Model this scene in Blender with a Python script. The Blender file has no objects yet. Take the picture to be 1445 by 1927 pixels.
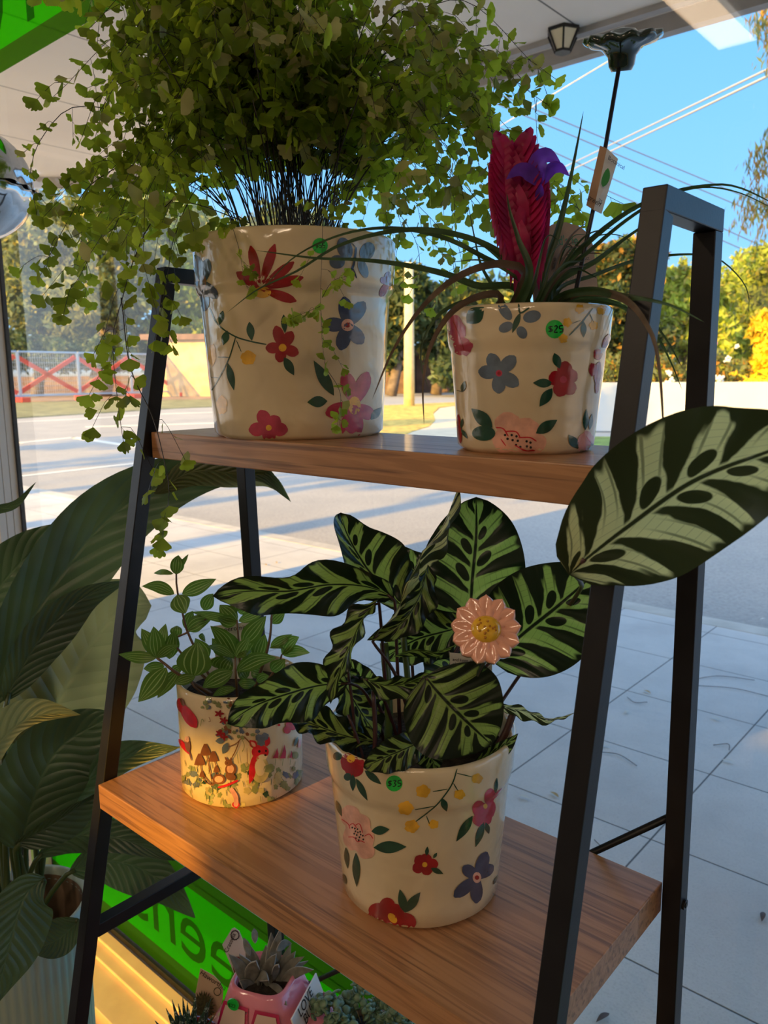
import bpy, bmesh, math, random
from mathutils import Vector, Matrix
from mathutils.bvhtree import BVHTree
sc = bpy.context.scene
COL = sc.collection
PI = math.pi
ZC = 1.5                                   # eye height above the shop floor
# ------------------------------------------------------------------ camera
FPX, CXP, CYP = 1473.1, 722.5, 963.5
YAW, PITCH, ROLL = 0.7189, 0.1752, -0.0077
F_ = Vector((-math.sin(YAW)*math.cos(PITCH), math.cos(YAW)*math.cos(PITCH), -math.sin(PITCH)))
R0 = Vector((math.cos(YAW), math.sin(YAW), 0)); U0 = R0.cross(F_)
R_ = R0*math.cos(ROLL) + U0*math.sin(ROLL)
U_ = U0*math.cos(ROLL) - R0*math.sin(ROLL)
CAM = Vector((0, 0, ZC))
cd = bpy.data.cameras.new('camera'); cam = bpy.data.objects.new('camera', cd); COL.objects.link(cam)
cd.sensor_fit = 'VERTICAL'; cd.sensor_height = 36; cd.lens = FPX/1927*36
cd.clip_start = .02; cd.clip_end = 400
cam.matrix_world = Matrix(((R_.x, U_.x, -F_.x, 0), (R_.y, U_.y, -F_.y, 0), (R_.z, U_.z, -F_.z, ZC), (0, 0, 0, 1)))
cd.dof.use_dof = True; cd.dof.focus_distance = .80; cd.dof.aperture_fstop = 13
sc.camera = cam
# ------------------------------------------------------------------ sky, sun, exposure
sc.view_settings.view_transform = 'Standard'; sc.view_settings.look = 'None'
sc.view_settings.gamma = 1; sc.view_settings.use_curve_mapping = False
sc.view_settings.exposure = 1.22
SUN_EL, SUN_DIR = math.radians(18), Vector((.07, 1, 0)).normalized()
w = bpy.data.worlds.new('world'); sc.world = w; w.use_nodes = True
nt = w.node_tree; nt.nodes.clear()
tc = nt.nodes.new('ShaderNodeTexCoord'); sp_ = nt.nodes.new('ShaderNodeSeparateXYZ'); nt.links.new(tc.outputs['Generated'], sp_.inputs[0])
cr = nt.nodes.new('ShaderNodeValToRGB'); nt.links.new(sp_.outputs[2], cr.inputs[0])
e_ = cr.color_ramp.elements                               # clear afternoon sky, paler towards the horizon
for p_, c_ in ((0, (.40, .36, .30)), (.015, (.36, .62, .86)), (.14, (.21, .49, .86)), (.45, (.125, .385, .78)), (1, (.30, .52, .90))):
    q_ = e_.new(p_) if p_ not in (0, 1) else (e_[0] if p_ == 0 else e_[-1]); q_.position = p_; q_.color = (*c_, 1)
dt = nt.nodes.new('ShaderNodeVectorMath'); dt.operation = 'DOT_PRODUCT'; nt.links.new(tc.outputs['Generated'], dt.inputs[0])
dt.inputs[1].default_value = (-.067, -.95, .31)           # the sky brightens round the sun, behind the shop
mr = nt.nodes.new('ShaderNodeMapRange'); nt.links.new(dt.outputs['Value'], mr.inputs[0]); mr.inputs[1].default_value = .0; mr.inputs[3].default_value = 0; mr.inputs[4].default_value = 1.6
mx = nt.nodes.new('ShaderNodeMix'); mx.data_type = 'RGBA'; mx.blend_type = 'ADD'; mx.inputs[0].default_value = 1
gl = nt.nodes.new('ShaderNodeMix'); gl.data_type = 'RGBA'; gl.inputs[6].default_value = (0, 0, 0, 1); gl.inputs[7].default_value = (1, .86, .66, 1); nt.links.new(mr.outputs[0], gl.inputs[0]); gl.clamp_factor = False
nt.links.new(cr.outputs[0], mx.inputs[6]); nt.links.new(gl.outputs[2], mx.inputs[7])
bg = nt.nodes.new('ShaderNodeBackground'); bg.inputs[1].default_value = .74
wo = nt.nodes.new('ShaderNodeOutputWorld')
nt.links.new(mx.outputs[2], bg.inputs[0]); nt.links.new(bg.outputs[0], wo.inputs[0])
sl = bpy.data.lights.new('sun', 'SUN'); sun = bpy.data.objects.new('sun', sl); COL.objects.link(sun)
sl.energy = 5.8; sl.color = (1, .56, .07); sl.angle = math.radians(.6)
sd = Vector((SUN_DIR.x*math.cos(SUN_EL), SUN_DIR.y*math.cos(SUN_EL), -math.sin(SUN_EL)))
sun.rotation_euler = sd.to_track_quat('-Z', 'Y').to_euler()
def area(name, loc, sx, sy, power, color, rot=(0, 0, 0)):
    l = bpy.data.lights.new(name, 'AREA'); l.shape = 'RECTANGLE'; l.size = sx; l.size_y = sy
    l.energy = power; l.color = color
    o = bpy.data.objects.new(name, l); COL.objects.link(o); o.location = loc; o.rotation_euler = rot
    return o
# light of the shop's ceiling panels (their housings are built with the room)
BACKHOLES = [(-1.38, -1.03, 2.72, 2.90), (-2.24, -1.60, 1.97, 2.16)]  # back wall openings added for sun patches on the shelf and sill
SIDEHOLES = [(-2.6, .3, .6, 2.7)]
PANELS = [(-1.3, -1.6), (.9, -1.6), (-1.3, -3.6), (.9, -3.6)]
for i, (x, y) in enumerate(PANELS):
    area('ceiling_panel_light', (x, y, 2.925), .16, 1.2, 4.2, (1, .66, .36))
# ------------------------------------------------------------------ projection helpers (photo pixel -> point of the place)
def ray(px, py): return R_*((px-CXP)/FPX) + U_*((CYP-py)/FPX) + F_
def P(px, py, d): return CAM + ray(px, py)*d                  # d = distance along the view axis
def at(ax, val, px, py):                                      # ray meets plane axis=val
    r = ray(px, py); t = (val-CAM[ax])/r[ax]; return CAM + r*t
# ------------------------------------------------------------------ object helpers
def tag(o, label=None, cat=None, group=None, kind=None):
    if label: o['label'] = label
    if cat: o['category'] = cat
    if group: o['group'] = group
    if kind: o['kind'] = kind
    return o
def empty(name, loc, label=None, cat=None, group=None):
    o = bpy.data.objects.new(name, None); COL.objects.link(o); o.location = loc; o.empty_display_size = .05
    return tag(o, label, cat, group)
def obj(name, bm, mats, parent=None, smooth=True, bevel=0):
    me = bpy.data.meshes.new(name); bm.to_mesh(me); bm.free()
    if not isinstance(mats, (list, tuple)): mats = [mats]
    for m in mats: me.materials.append(m)
    if smooth:
        for p in me.polygons: p.use_smooth = True
    o = bpy.data.objects.new(name, me); COL.objects.link(o)
    if parent is not None:
        o.parent = parent
        off = Vector((0, 0, 0)); q = parent
        while q is not None:
            if q.type == 'EMPTY': off = off + Vector(q.location)
            q = q.parent
        if parent.type == 'EMPTY': o.matrix_parent_inverse = Matrix.Translation(-off)
    if bevel:
        b = o.modifiers.new('bevel', 'BEVEL'); b.width = bevel; b.segments = 2; b.limit_method = 'ANGLE'
        b.angle_limit = math.radians(40)
    return o
def struct(name, bm, mats, smooth=False, bevel=0):
    return tag(obj(name, bm, mats, None, smooth, bevel), kind='structure')
def BM():
    b = bmesh.new(); b.loops.layers.uv.new('UV'); return b
def box(bm, lo, hi, mi=0, M=None):
    x0, y0, z0 = lo; x1, y1, z1 = hi
    co = [(x0,y0,z0),(x1,y0,z0),(x1,y1,z0),(x0,y1,z0),(x0,y0,z1),(x1,y0,z1),(x1,y1,z1),(x0,y1,z1)]
    vs = [bm.verts.new(M @ Vector(c) if M else c) for c in co]
    for f in ((3,2,1,0),(4,5,6,7),(0,1,5,4),(1,2,6,5),(2,3,7,6),(3,0,4,7)):
        bm.faces.new([vs[i] for i in f]).material_index = mi
def prism(bm, poly, z0, z1, mi=0):
    a = [bm.verts.new((x, y, z0)) for x, y in poly]; b = [bm.verts.new((x, y, z1)) for x, y in poly]
    n = len(poly)
    bm.faces.new(a[::-1]).material_index = mi; bm.faces.new(b).material_index = mi
    for i in range(n): bm.faces.new([a[i], a[(i+1) % n], b[(i+1) % n], b[i]]).material_index = mi
def beam(bm, p, q, w, h, up=Vector((0, 0, 1)), mi=0):
    p, q = Vector(p), Vector(q); t = (q-p).normalized(); s = t.cross(up).normalized(); u = s.cross(t)
    vs = []
    for c in (p, q):
        for a, b in ((-1, -1), (1, -1), (1, 1), (-1, 1)): vs.append(bm.verts.new(c + s*a*w/2 + u*b*h/2))
    for f in ((3,2,1,0),(4,5,6,7),(0,1,5,4),(1,2,6,5),(2,3,7,6),(3,0,4,7)):
        bm.faces.new([vs[i] for i in f]).material_index = mi
def spline(ctrl, n):
    c = [Vector(p) for p in ctrl]
    if len(c) == 2: return [c[0].lerp(c[1], i/(n-1)) for i in range(n)]
    e = [c[0]*2-c[1]] + c + [c[-1]*2-c[-2]]
    # arc-length-ish parametrisation
    L = [0]
    for i in range(len(c)-1): L.append(L[-1] + max((c[i+1]-c[i]).length, 1e-6))
    out = []
    for k in range(n):
        s = L[-1]*k/(n-1); i = 0
        while i < len(c)-2 and s > L[i+1]: i += 1
        t = min(1, max(0, (s-L[i])/(L[i+1]-L[i])))
        a, b, d, f = e[i], e[i+1], e[i+2], e[i+3]
        out.append(.5*((2*b) + (d-a)*t + (2*a-5*b+4*d-f)*t*t + (3*b-a-3*d+f)*t**3))
    return out
def tube(bm, pts, r, seg=6, mi=0, cap=True):
    pts = [Vector(p) for p in pts]; n = len(pts); rings = []
    if not hasattr(r, '__call__'): rr = (lambda t, r=r: r)
    else: rr = r
    t0 = (pts[1]-pts[0]).normalized()
    a = t0.orthogonal().normalized()
    for i, p in enumerate(pts):
        t = (pts[min(i+1, n-1)] - pts[max(i-1, 0)])
        if t.length < 1e-9: t = t0
        t.normalize(); a = (a - t*a.dot(t))
        if a.length < 1e-6: a = t.orthogonal()
        a.normalize(); b = t.cross(a); q = rr(i/(n-1))
        rings.append([bm.verts.new(p + (a*math.cos(2*PI*k/seg) + b*math.sin(2*PI*k/seg))*q) for k in range(seg)])
    for i in range(n-1):
        for k in range(seg):
            f = bm.faces.new([rings[i][k], rings[i][(k+1) % seg], rings[i+1][(k+1) % seg], rings[i+1][k]]); f.material_index = mi
    if cap:
        bm.faces.new(rings[0][::-1]).material_index = mi; bm.faces.new(rings[-1]).material_index = mi
def lathe(bm, prof, c, seg=64, mi=0, sx=1, wob=None):
    """prof: (r, z) list; closed ends when r == 0"""
    c = Vector(c); rings = []
    for r, z in prof:
        if r <= 1e-7: rings.append([bm.verts.new(c + Vector((0, 0, z)))]); continue
        ring = []
        for k in range(seg):
            a = 2*PI*k/seg; q = r*(1 + (wob(a, z) if wob else 0))
            ring.append(bm.verts.new(c + Vector((q*math.cos(a)*sx, q*math.sin(a), z))))
        rings.append(ring)
    for A, B in zip(rings, rings[1:]):
        for k in range(seg):
            if len(A) == 1 and len(B) == 1: continue
            if len(A) == 1: f = [A[0], B[(k+1) % seg], B[k]]
            elif len(B) == 1: f = [A[k], A[(k+1) % seg], B[0]]
            else: f = [A[k], A[(k+1) % seg], B[(k+1) % seg], B[k]]
            bm.faces.new(f).material_index = mi
def sphere(bm, c, rx, ry=None, rz=None, seg=12, rng=8, mi=0, M=None):
    ry = ry or rx; rz = rz or rx; c = Vector(c); rings = []
    for j in range(rng+1):
        th = PI*j/rng
        if j in (0, rng): v = Vector((0, 0, math.cos(th)*rz)); rings.append([bm.verts.new(c + (M @ v if M else v))]); continue
        ring = []
        for k in range(seg):
            v = Vector((rx*math.sin(th)*math.cos(2*PI*k/seg), ry*math.sin(th)*math.sin(2*PI*k/seg), rz*math.cos(th)))
            ring.append(bm.verts.new(c + (M @ v if M else v)))
        rings.append(ring)
    for A, B in zip(rings, rings[1:]):
        for k in range(seg):
            if len(A) == 1: f = [A[0], B[k], B[(k+1) % seg]]
            elif len(B) == 1: f = [A[k], B[0], A[(k+1) % seg]]
            else: f = [A[k], B[k], B[(k+1) % seg], A[(k+1) % seg]]
            bm.faces.new(f).material_index = mi
# ------------------------------------------------------------------ leaves
def pr_oval(v): return max(0, math.sin(PI*v**.86))**.62
def pr_lance(v): return max(0, math.sin(PI*v**.80))**.95
def pr_blade(v): return (.75+.25*math.sin(PI*min(1, v*1.4)))*max(0, 1-v)**.62
def pr_drop(v): return max(0, math.sin(PI*v**.62))**.8
def leaf(bm, ctrl, hw, prof=pr_lance, roll=0, twist=0, fold=.15, wave=0, nw=4, nu=6, nv=18, face=None,
         cup=0, mi=0, ripple=0, nrip=14, seed=0):
    """a blade along ctrl; roll turns it about its midrib away from the viewer's side; fold lifts the halves"""
    C = spline(ctrl, nv+1); uvl = bm.loops.layers.uv.active
    rows = []
    rnd = random.Random(seed); ph = rnd.uniform(0, 6)
    for j, c in enumerate(C):
        v = j/nv
        T = (C[min(j+1, nv)] - C[max(j-1, 0)]).normalized()
        N = (Vector(face) if face is not None else (CAM - c)).normalized()
        N = (N - T*N.dot(T))
        if N.length < 1e-4: N = T.orthogonal()
        N.normalize()
        N = Matrix.Rotation(roll + twist*v, 3, T) @ N
        S = T.cross(N).normalized()
        w_ = hw*prof(min(1, max(0, v)))
        row = []
        for i in range(2*nu+1):
            u = (i-nu)/nu; a = abs(u)
            h = a*w_*math.sin(fold) - cup*w_*a*a + wave*hw*math.sin(nw*2*PI*v + ph + (PI*.6 if u > 0 else 0))*a*a*min(1, w_/hw*1.5)
            if ripple: h += ripple*hw*math.sin((v - a*.25)*2*PI*nrip)*math.sin(PI*a)
            row.append((bm.verts.new(c + S*(u*w_*math.cos(fold)) + N*h), (u*.5+.5, v)))
        rows.append(row)
    for j in range(nv):
        for i in range(2*nu):
            q = [rows[j][i], rows[j][i+1], rows[j+1][i+1], rows[j+1][i]]
            f = bm.faces.new([x[0] for x in q]); f.material_index = mi; f.smooth = True
            for lp, x in zip(f.loops, q): lp[uvl].uv = x[1]
# ------------------------------------------------------------------ materials
class X:
    """socket wrapper so that node maths can be written as an expression"""
    def __init__(s, nt, k): s.nt = nt; s.k = k
    def m(s, op, b=None, c=None, clamp=False):
        n = s.nt.nodes.new('ShaderNodeMath'); n.operation = op; n.use_clamp = clamp
        for i, v in enumerate((s, b, c)):
            if v is None: continue
            if isinstance(v, X): s.nt.links.new(v.k, n.inputs[i])
            else: n.inputs[i].default_value = v
        return X(s.nt, n.outputs[0])
    def __add__(s, o): return s.m('ADD', o)
    __radd__ = __add__
    def __sub__(s, o): return s.m('SUBTRACT', o)
    def __rsub__(s, o): return (s*-1).m('ADD', o)
    def __mul__(s, o): return s.m('MULTIPLY', o)
    __rmul__ = __mul__
    def __truediv__(s, o): return s.m('DIVIDE', o)
    def __pow__(s, o): return s.m('POWER', o)
    def abs(s): return s.m('ABSOLUTE')
    def sin(s): return s.m('SINE')
    def fract(s): return s.m('FRACT')
    def mn(s, o): return s.m('MINIMUM', o)
    def mx(s, o): return s.m('MAXIMUM', o)
    def step(s, lo, hi):                       # smoothstep lo..hi -> 0..1
        n = s.nt.nodes.new('ShaderNodeMapRange'); n.interpolation_type = 'SMOOTHSTEP'
        s.nt.links.new(s.k, n.inputs[0])
        for i, v in ((1, lo), (2, hi)):
            if isinstance(v, X): s.nt.links.new(v.k, n.inputs[i])
            else: n.inputs[i].default_value = v
        return X(s.nt, n.outputs[0])
class MT:
    def __init__(s, name):
        s.mat = bpy.data.materials.new(name); s.mat.use_nodes = True; s.nt = s.mat.node_tree; s.nt.nodes.clear()
        s.out = s.nt.nodes.new('ShaderNodeOutputMaterial')
    def node(s, t, **kw):
        n = s.nt.nodes.new(t)
        for k, v in kw.items(): setattr(n, k, v)
        return n
    def link(s, a, b): s.nt.links.new(a.k if isinstance(a, X) else a, b)
    def set(s, sock, v):
        if isinstance(v, X): s.nt.links.new(v.k, sock)
        elif isinstance(v, bpy.types.NodeSocket): s.nt.links.new(v, sock)
        elif isinstance(v, (tuple, list)) and len(v) == 3 and sock.type == 'RGBA': sock.default_value = (*v, 1)
        else: sock.default_value = v
    def uv(s):
        n = s.node('ShaderNodeUVMap'); p = s.node('ShaderNodeSeparateXYZ'); s.link(n.outputs[0], p.inputs[0])
        return X(s.nt, p.outputs[0]), X(s.nt, p.outputs[1])
    def pos(s):
        n = s.node('ShaderNodeNewGeometry'); p = s.node('ShaderNodeSeparateXYZ'); s.link(n.outputs['Position'], p.inputs[0])
        return [X(s.nt, p.outputs[i]) for i in range(3)]
    def vec(s, x, y, z):
        n = s.node('ShaderNodeCombineXYZ')
        for i, v in enumerate((x, y, z)): s.set(n.inputs[i], v)
        return n.outputs[0]
    def noise(s, vec=None, scale=5, detail=3, rough=.5, dist=0, color=False):
        n = s.node('ShaderNodeTexNoise'); n.inputs['Scale'].default_value = scale; n.inputs['Detail'].default_value = detail
        n.inputs['Roughness'].default_value = rough; n.inputs['Distortion'].default_value = dist
        if vec is not None: s.link(vec, n.inputs[0])
        return X(s.nt, n.outputs[1 if color else 0])
    def geo(s): return s.node('ShaderNodeNewGeometry').outputs['Position']
    def mix(s, f, a, b, mode='MIX'):
        n = s.node('ShaderNodeMix', data_type='RGBA', blend_type=mode)
        s.set(n.inputs[0], f); s.set(n.inputs[6], a); s.set(n.inputs[7], b); return n.outputs[2]
    def ramp(s, f, stops):
        n = s.node('ShaderNodeValToRGB'); s.link(f, n.inputs[0]); e = n.color_ramp.elements
        while len(e) < len(stops): e.new(.5)
        for q, (p, c) in zip(e, stops): q.position = p; q.color = (*c, 1)
        return n.outputs[0]
    def bump(s, h, strength=.3, dist=.01):
        n = s.node('ShaderNodeBump'); n.inputs['Strength'].default_value = strength; n.inputs['Distance'].default_value = dist
        s.link(h, n.inputs['Height']); return n.outputs[0]
    def pbr(s, col, rough=.5, metal=0, spec=.5, coat=0, normal=None, emit=None, es=0):
        n = s.node('ShaderNodeBsdfPrincipled'); s.set(n.inputs['Base Color'], col); s.set(n.inputs['Roughness'], rough)
        n.inputs['Metallic'].default_value = metal; n.inputs['Specular IOR Level'].default_value = spec
        n.inputs['Coat Weight'].default_value = coat; n.inputs['Coat Roughness'].default_value = .06
        if normal is not None: s.link(normal, n.inputs['Normal'])
        if emit is not None: s.set(n.inputs['Emission Color'], emit); n.inputs['Emission Strength'].default_value = es
        return n.outputs[0]
    def done(s, sh): s.link(sh, s.out.inputs[0]); return s.mat
    def leafout(s, col, tcol, tr=.4, rough=.35, spec=.5, normal=None):
        a = s.pbr(col, rough, spec=spec, normal=normal)
        t = s.node('ShaderNodeBsdfTranslucent'); s.set(t.inputs[0], tcol)
        m = s.node('ShaderNodeMixShader'); m.inputs[0].default_value = tr
        s.link(a, m.inputs[1]); s.link(t.outputs[0], m.inputs[2]); return s.done(m.outputs[0])
def simple(name, col, rough=.5, metal=0, spec=.5, coat=0, var=0, vs=8, bump=0, bs=40, bd=.002):
    t = MT(name); c = col
    if var:
        n = t.noise(t.geo(), vs, 4)
        c = t.mix(n.step(.3, .7), tuple(x*(1-var) for x in col), tuple(min(1, x*(1+var)) for x in col))
    nm = t.bump(t.noise(t.geo(), bs, 3), bump, bd) if bump else None
    return t.done(t.pbr(c, rough, metal, spec, coat, nm))
def leafmat(name, col, tcol, tr=.4, rough=.4, var=.25, vs=30, spec=.4, veins=0, vstr=.4, nv=26):
    t = MT(name)
    n = t.noise(t.geo(), vs, 2)
    c = t.mix(n.step(.3, .7), tuple(x*(1-var) for x in col), tuple(x*(1+var) for x in col))
    tc = t.mix(n.step(.3, .7), tuple(x*(1-var) for x in tcol), tuple(x*(1+var) for x in tcol))
    nm = None
    if veins:
        u, v = t.uv(); a = (u*2-1).abs(); s = v - a*.22
        h = (s*nv*2*PI).sin()*.5 + .5
        mid = a.step(.0, .07)
        h2 = h**.5*mid
        nm = t.bump(h2, vstr, .004)
        c = t.mix(mid*-.5+.5, c, tuple(min(1, x*1.8) for x in col)); 
    return t.leafout(c, tc, tr, rough, spec, nm)
M = {}
def calathea(name, light, dark, tlight, tdark, tr=.42):
    t = MT(name); u, v = t.uv(); uu = u*2-1; a = uu.abs()
    side = uu.m('GREATER_THAN', 0)
    nz = t.noise(t.geo(), 55, 2) - .5
    s = v - (a**.8)*.26 + a*a*.05
    # wide blotches that follow the side veins, pointed at the midrib and merging with the margin
    fine = (s*110 + nz*.8).sin()*.055*a.step(.25, .7)
    f1 = (s*5.2 + side*.41 + .1 + nz*.20).fract() - .5
    wdt = (a*2.3).mn(1.0)**.8*.17 + a*a*.17 + .05
    big = f1.abs().step(wdt+.03+fine, wdt-.035+fine)
    big = big*a.step(.03, .09)
    # drop-shaped spots between them next to the midrib, different from vein to vein
    g2 = s*5.2 + side*.41 + .6 + nz*.15
    cell = g2.m('FLOOR') + side*17.3; wn = t.node('ShaderNodeTexWhiteNoise', noise_dimensions='1D'); t.link(cell, wn.inputs['W'])
    rv = X(t.nt, wn.outputs[0]); f2 = g2.fract() - .5
    q = (f2*(5.2 - rv*1.6))**2.0 + ((a-.13-rv*.08)*(9.5-rv*3.5))**2.0
    small = q.step(1.0, .75)*rv.step(.25, .3)
    edge = (a + nz*.10 + fine*.6).step(.83, .95)
    tipd = v.step(.93, .985).mx(v.step(.05, .0))
    mid = a.step(.045, .02)
    dk = big.mx(small).mx(edge).mx(mid).mx(tipd)
    # thin vein lines in the light zones
    ln = ((s*98 + nz*.5).sin()).step(.72, .98)*.62
    cr = ((a*60 + s*40).sin()).step(.93, 1.0)*.28
    dk2 = dk.mx(ln*(a.step(.1, .5))).mx(cr)
    c = t.mix(dk2, light, dark); tc = t.mix(dk2, tlight, tdark)
    h = (s*13.2*PI).sin()*.5
    nm = t.bump(h + (s*92).sin()*.15, .35, .003)
    return t.leafout(c, tc, tr, .28, .5, nm)
M['cala'] = calathea('calathea_leaf', (.26, .34, .09), (.010, .020, .009), (.50, .74, .12), (.012, .022, .006))
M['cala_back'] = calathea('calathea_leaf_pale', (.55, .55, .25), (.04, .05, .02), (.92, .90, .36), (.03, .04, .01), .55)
M['purple'] = simple('calathea_stem', (.06, .022, .022), .35)
M['cstem'] = simple('calathea_green_stem', (.06, .10, .02), .4)
M['fern'] = leafmat('fern_leaflet', (.13, .17, .022), (.54, .70, .05), .54, .5, .4, 18)
M['fern2'] = leafmat('fern_leaflet_pale', (.34, .31, .13), (.46, .52, .10), .38, .45, .3, 18)  # tan copy of the leaflet: warm room light put into its colour
M['fstem'] = simple('fern_stem', (.018, .010, .010), .35)
M['soil'] = simple('soil', (.025, .018, .012), .95, var=.5, vs=120, bump=1, bs=150, bd=.004)
M['black'] = simple('black_powder_coat', (.009, .009, .011), .40, spec=.35, var=.2, vs=30, bump=.15, bs=400, bd=.0005)
M['bolt'] = simple('bolt_steel', (.03, .03, .03), .3, metal=.6)
def stripes(name, base, line, tb, tl):
    t = MT(name); u, v = t.uv(); a = (u*2-1).abs()
    p = a/( (v*(1.0001-v)*4)**.35 + .05)
    l = ((a*2.6+.5).fract()-.5).abs().step(.34, .48)
    l = l*a.step(.95, .7)
    c = t.mix(l, base, line); tc = t.mix(l, tb, tl)
    return t.leafout(c, tc, .4, .33, .5, t.bump(l, .3, .002))
M['pep'] = stripes('peperomia_leaf', (.075, .145, .022), (.36, .48, .15), (.20, .38, .04), (.50, .68, .18))
M['pepstem'] = simple('peperomia_stem', (.13, .07, .035), .4)
M['brom'] = leafmat('bromeliad_blade', (.045, .075, .030), (.12, .20, .05), .25, .38, .3, 40)
M['bromr'] = leafmat('bromeliad_blade_rusty', (.14, .085, .055), (.25, .18, .08), .2, .4, .3, 40)
M['pink'] = leafmat('pink_bract', (.40, .014, .095), (.72, .03, .17), .35, .4, .25, 50)
M['violet'] = leafmat('violet_petal', (.13, .035, .42), (.30, .08, .80), .4, .4, .25, 60)
M['lily'] = leafmat('peace_lily_leaf', (.060, .095, .055), (.14, .20, .05), .28, .36, .3, 9, .6, veins=1, vstr=.55, nv=13)
M['lily2'] = leafmat('peace_lily_leaf_sunlit', (.15, .16, .07), (.52, .48, .17), .42, .38, .3, 9, .5, veins=1, vstr=.8, nv=13)  # lighter, warmer copy of the leaf: sunlight put into its colour
M['lstem'] = simple('lily_stem', (.055, .085, .022), .35)
def glaze(name, col, var=.10):
    t = MT(name); g = t.geo()
    n = t.noise(g, 14, 3); n2 = t.noise(g, 60, 2)
    c = t.mix(n.step(.35, .75), tuple(x*(1-var) for x in col), tuple(min(1, x*1.04) for x in col))
    return t.done(t.pbr(c, .16, spec=.5, coat=.7, normal=t.bump(t.noise(g, 30, 2, dist=.3), .75, .004)))
def paint(name, col, var=.25, vs=60):
    t = MT(name); g = t.geo(); n = t.noise(g, vs, 4)
    c = t.mix(n.step(.25, .75), tuple(x*(1-var) for x in col), tuple(min(1, x*(1+var)) for x in col))
    return t.done(t.pbr(c, .16, spec=.5, coat=.7, normal=t.bump(t.noise(g, 30, 2, dist=.3), .75, .004)))
PM = ['cream', 'red', 'navy', 'green', 'yellow', 'rose', 'peach', 'sticker', 'ink', 'brown', 'sage', 'scarlet', 'slate', 'pinkc', 'straw']
PC = dict(cream=(.76, .61, .38), red=(.33, .008, .014), navy=(.05, .072, .135), green=(.015, .065, .035), yellow=(.80, .42, .03),
          rose=(.48, .04, .085), peach=(.80, .42, .30), sticker=(.02, .52, .06), ink=(.006, .008, .012), brown=(.22, .08, .03),
          sage=(.25, .28, .11), scarlet=(.60, .015, .03), straw=(.55, .45, .20), slate=(.12, .16, .21), pinkc=(.75, .35, .32))
for k, c in PC.items(): M['p_'+k] = glaze('glaze_cream', c) if k == 'cream' else paint('glaze_'+k, c)
PMATS = [M['p_'+k] for k in PM]
def wood(name, a, b, dk, along='x'):
    t = MT(name); x, y, z = t.pos()
    if along == 'x': vec = t.vec(x*1.0, y*14, z*14); vf = t.vec(x*5, y*170, z*170)
    n = t.noise(vec, 3.0, 4, .55, 1.2)
    r = ((n*26).sin()*.5+.5)
    f = t.noise(vf, 1.0, 3, .6)
    c = t.mix(r.step(.0, 1.0)*.7 + .1, a, b)
    c = t.mix(f.step(.52, .68)*.62, c, dk)
    rg = f*.22 + .27
    return t.done(t.pbr(c, rg, spec=.6, coat=.25, normal=t.bump(f, .25, .0006)))
M['wood'] = wood('oak_laminate', (.50, .245, .105), (.36, .165, .065), (.115, .046, .020))
M['white_wall'] = simple('white_paint', (.74, .70, .64), .6, var=.05, vs=3)
M['cream_paint'] = simple('cream_sill_paint', (.95, .66, .42), .45, var=.12, vs=9, bump=.3, bs=30, bd=.002)
M['room'] = simple('shop_wall_paint', (.60, .52, .42), .8)
M['roomfloor'] = simple('shop_floor_vinyl', (.16, .12, .09), .5, var=.2, vs=5)
M['gasket'] = simple('black_gasket', (.015, .015, .015), .6, var=.3, vs=80)
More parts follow.
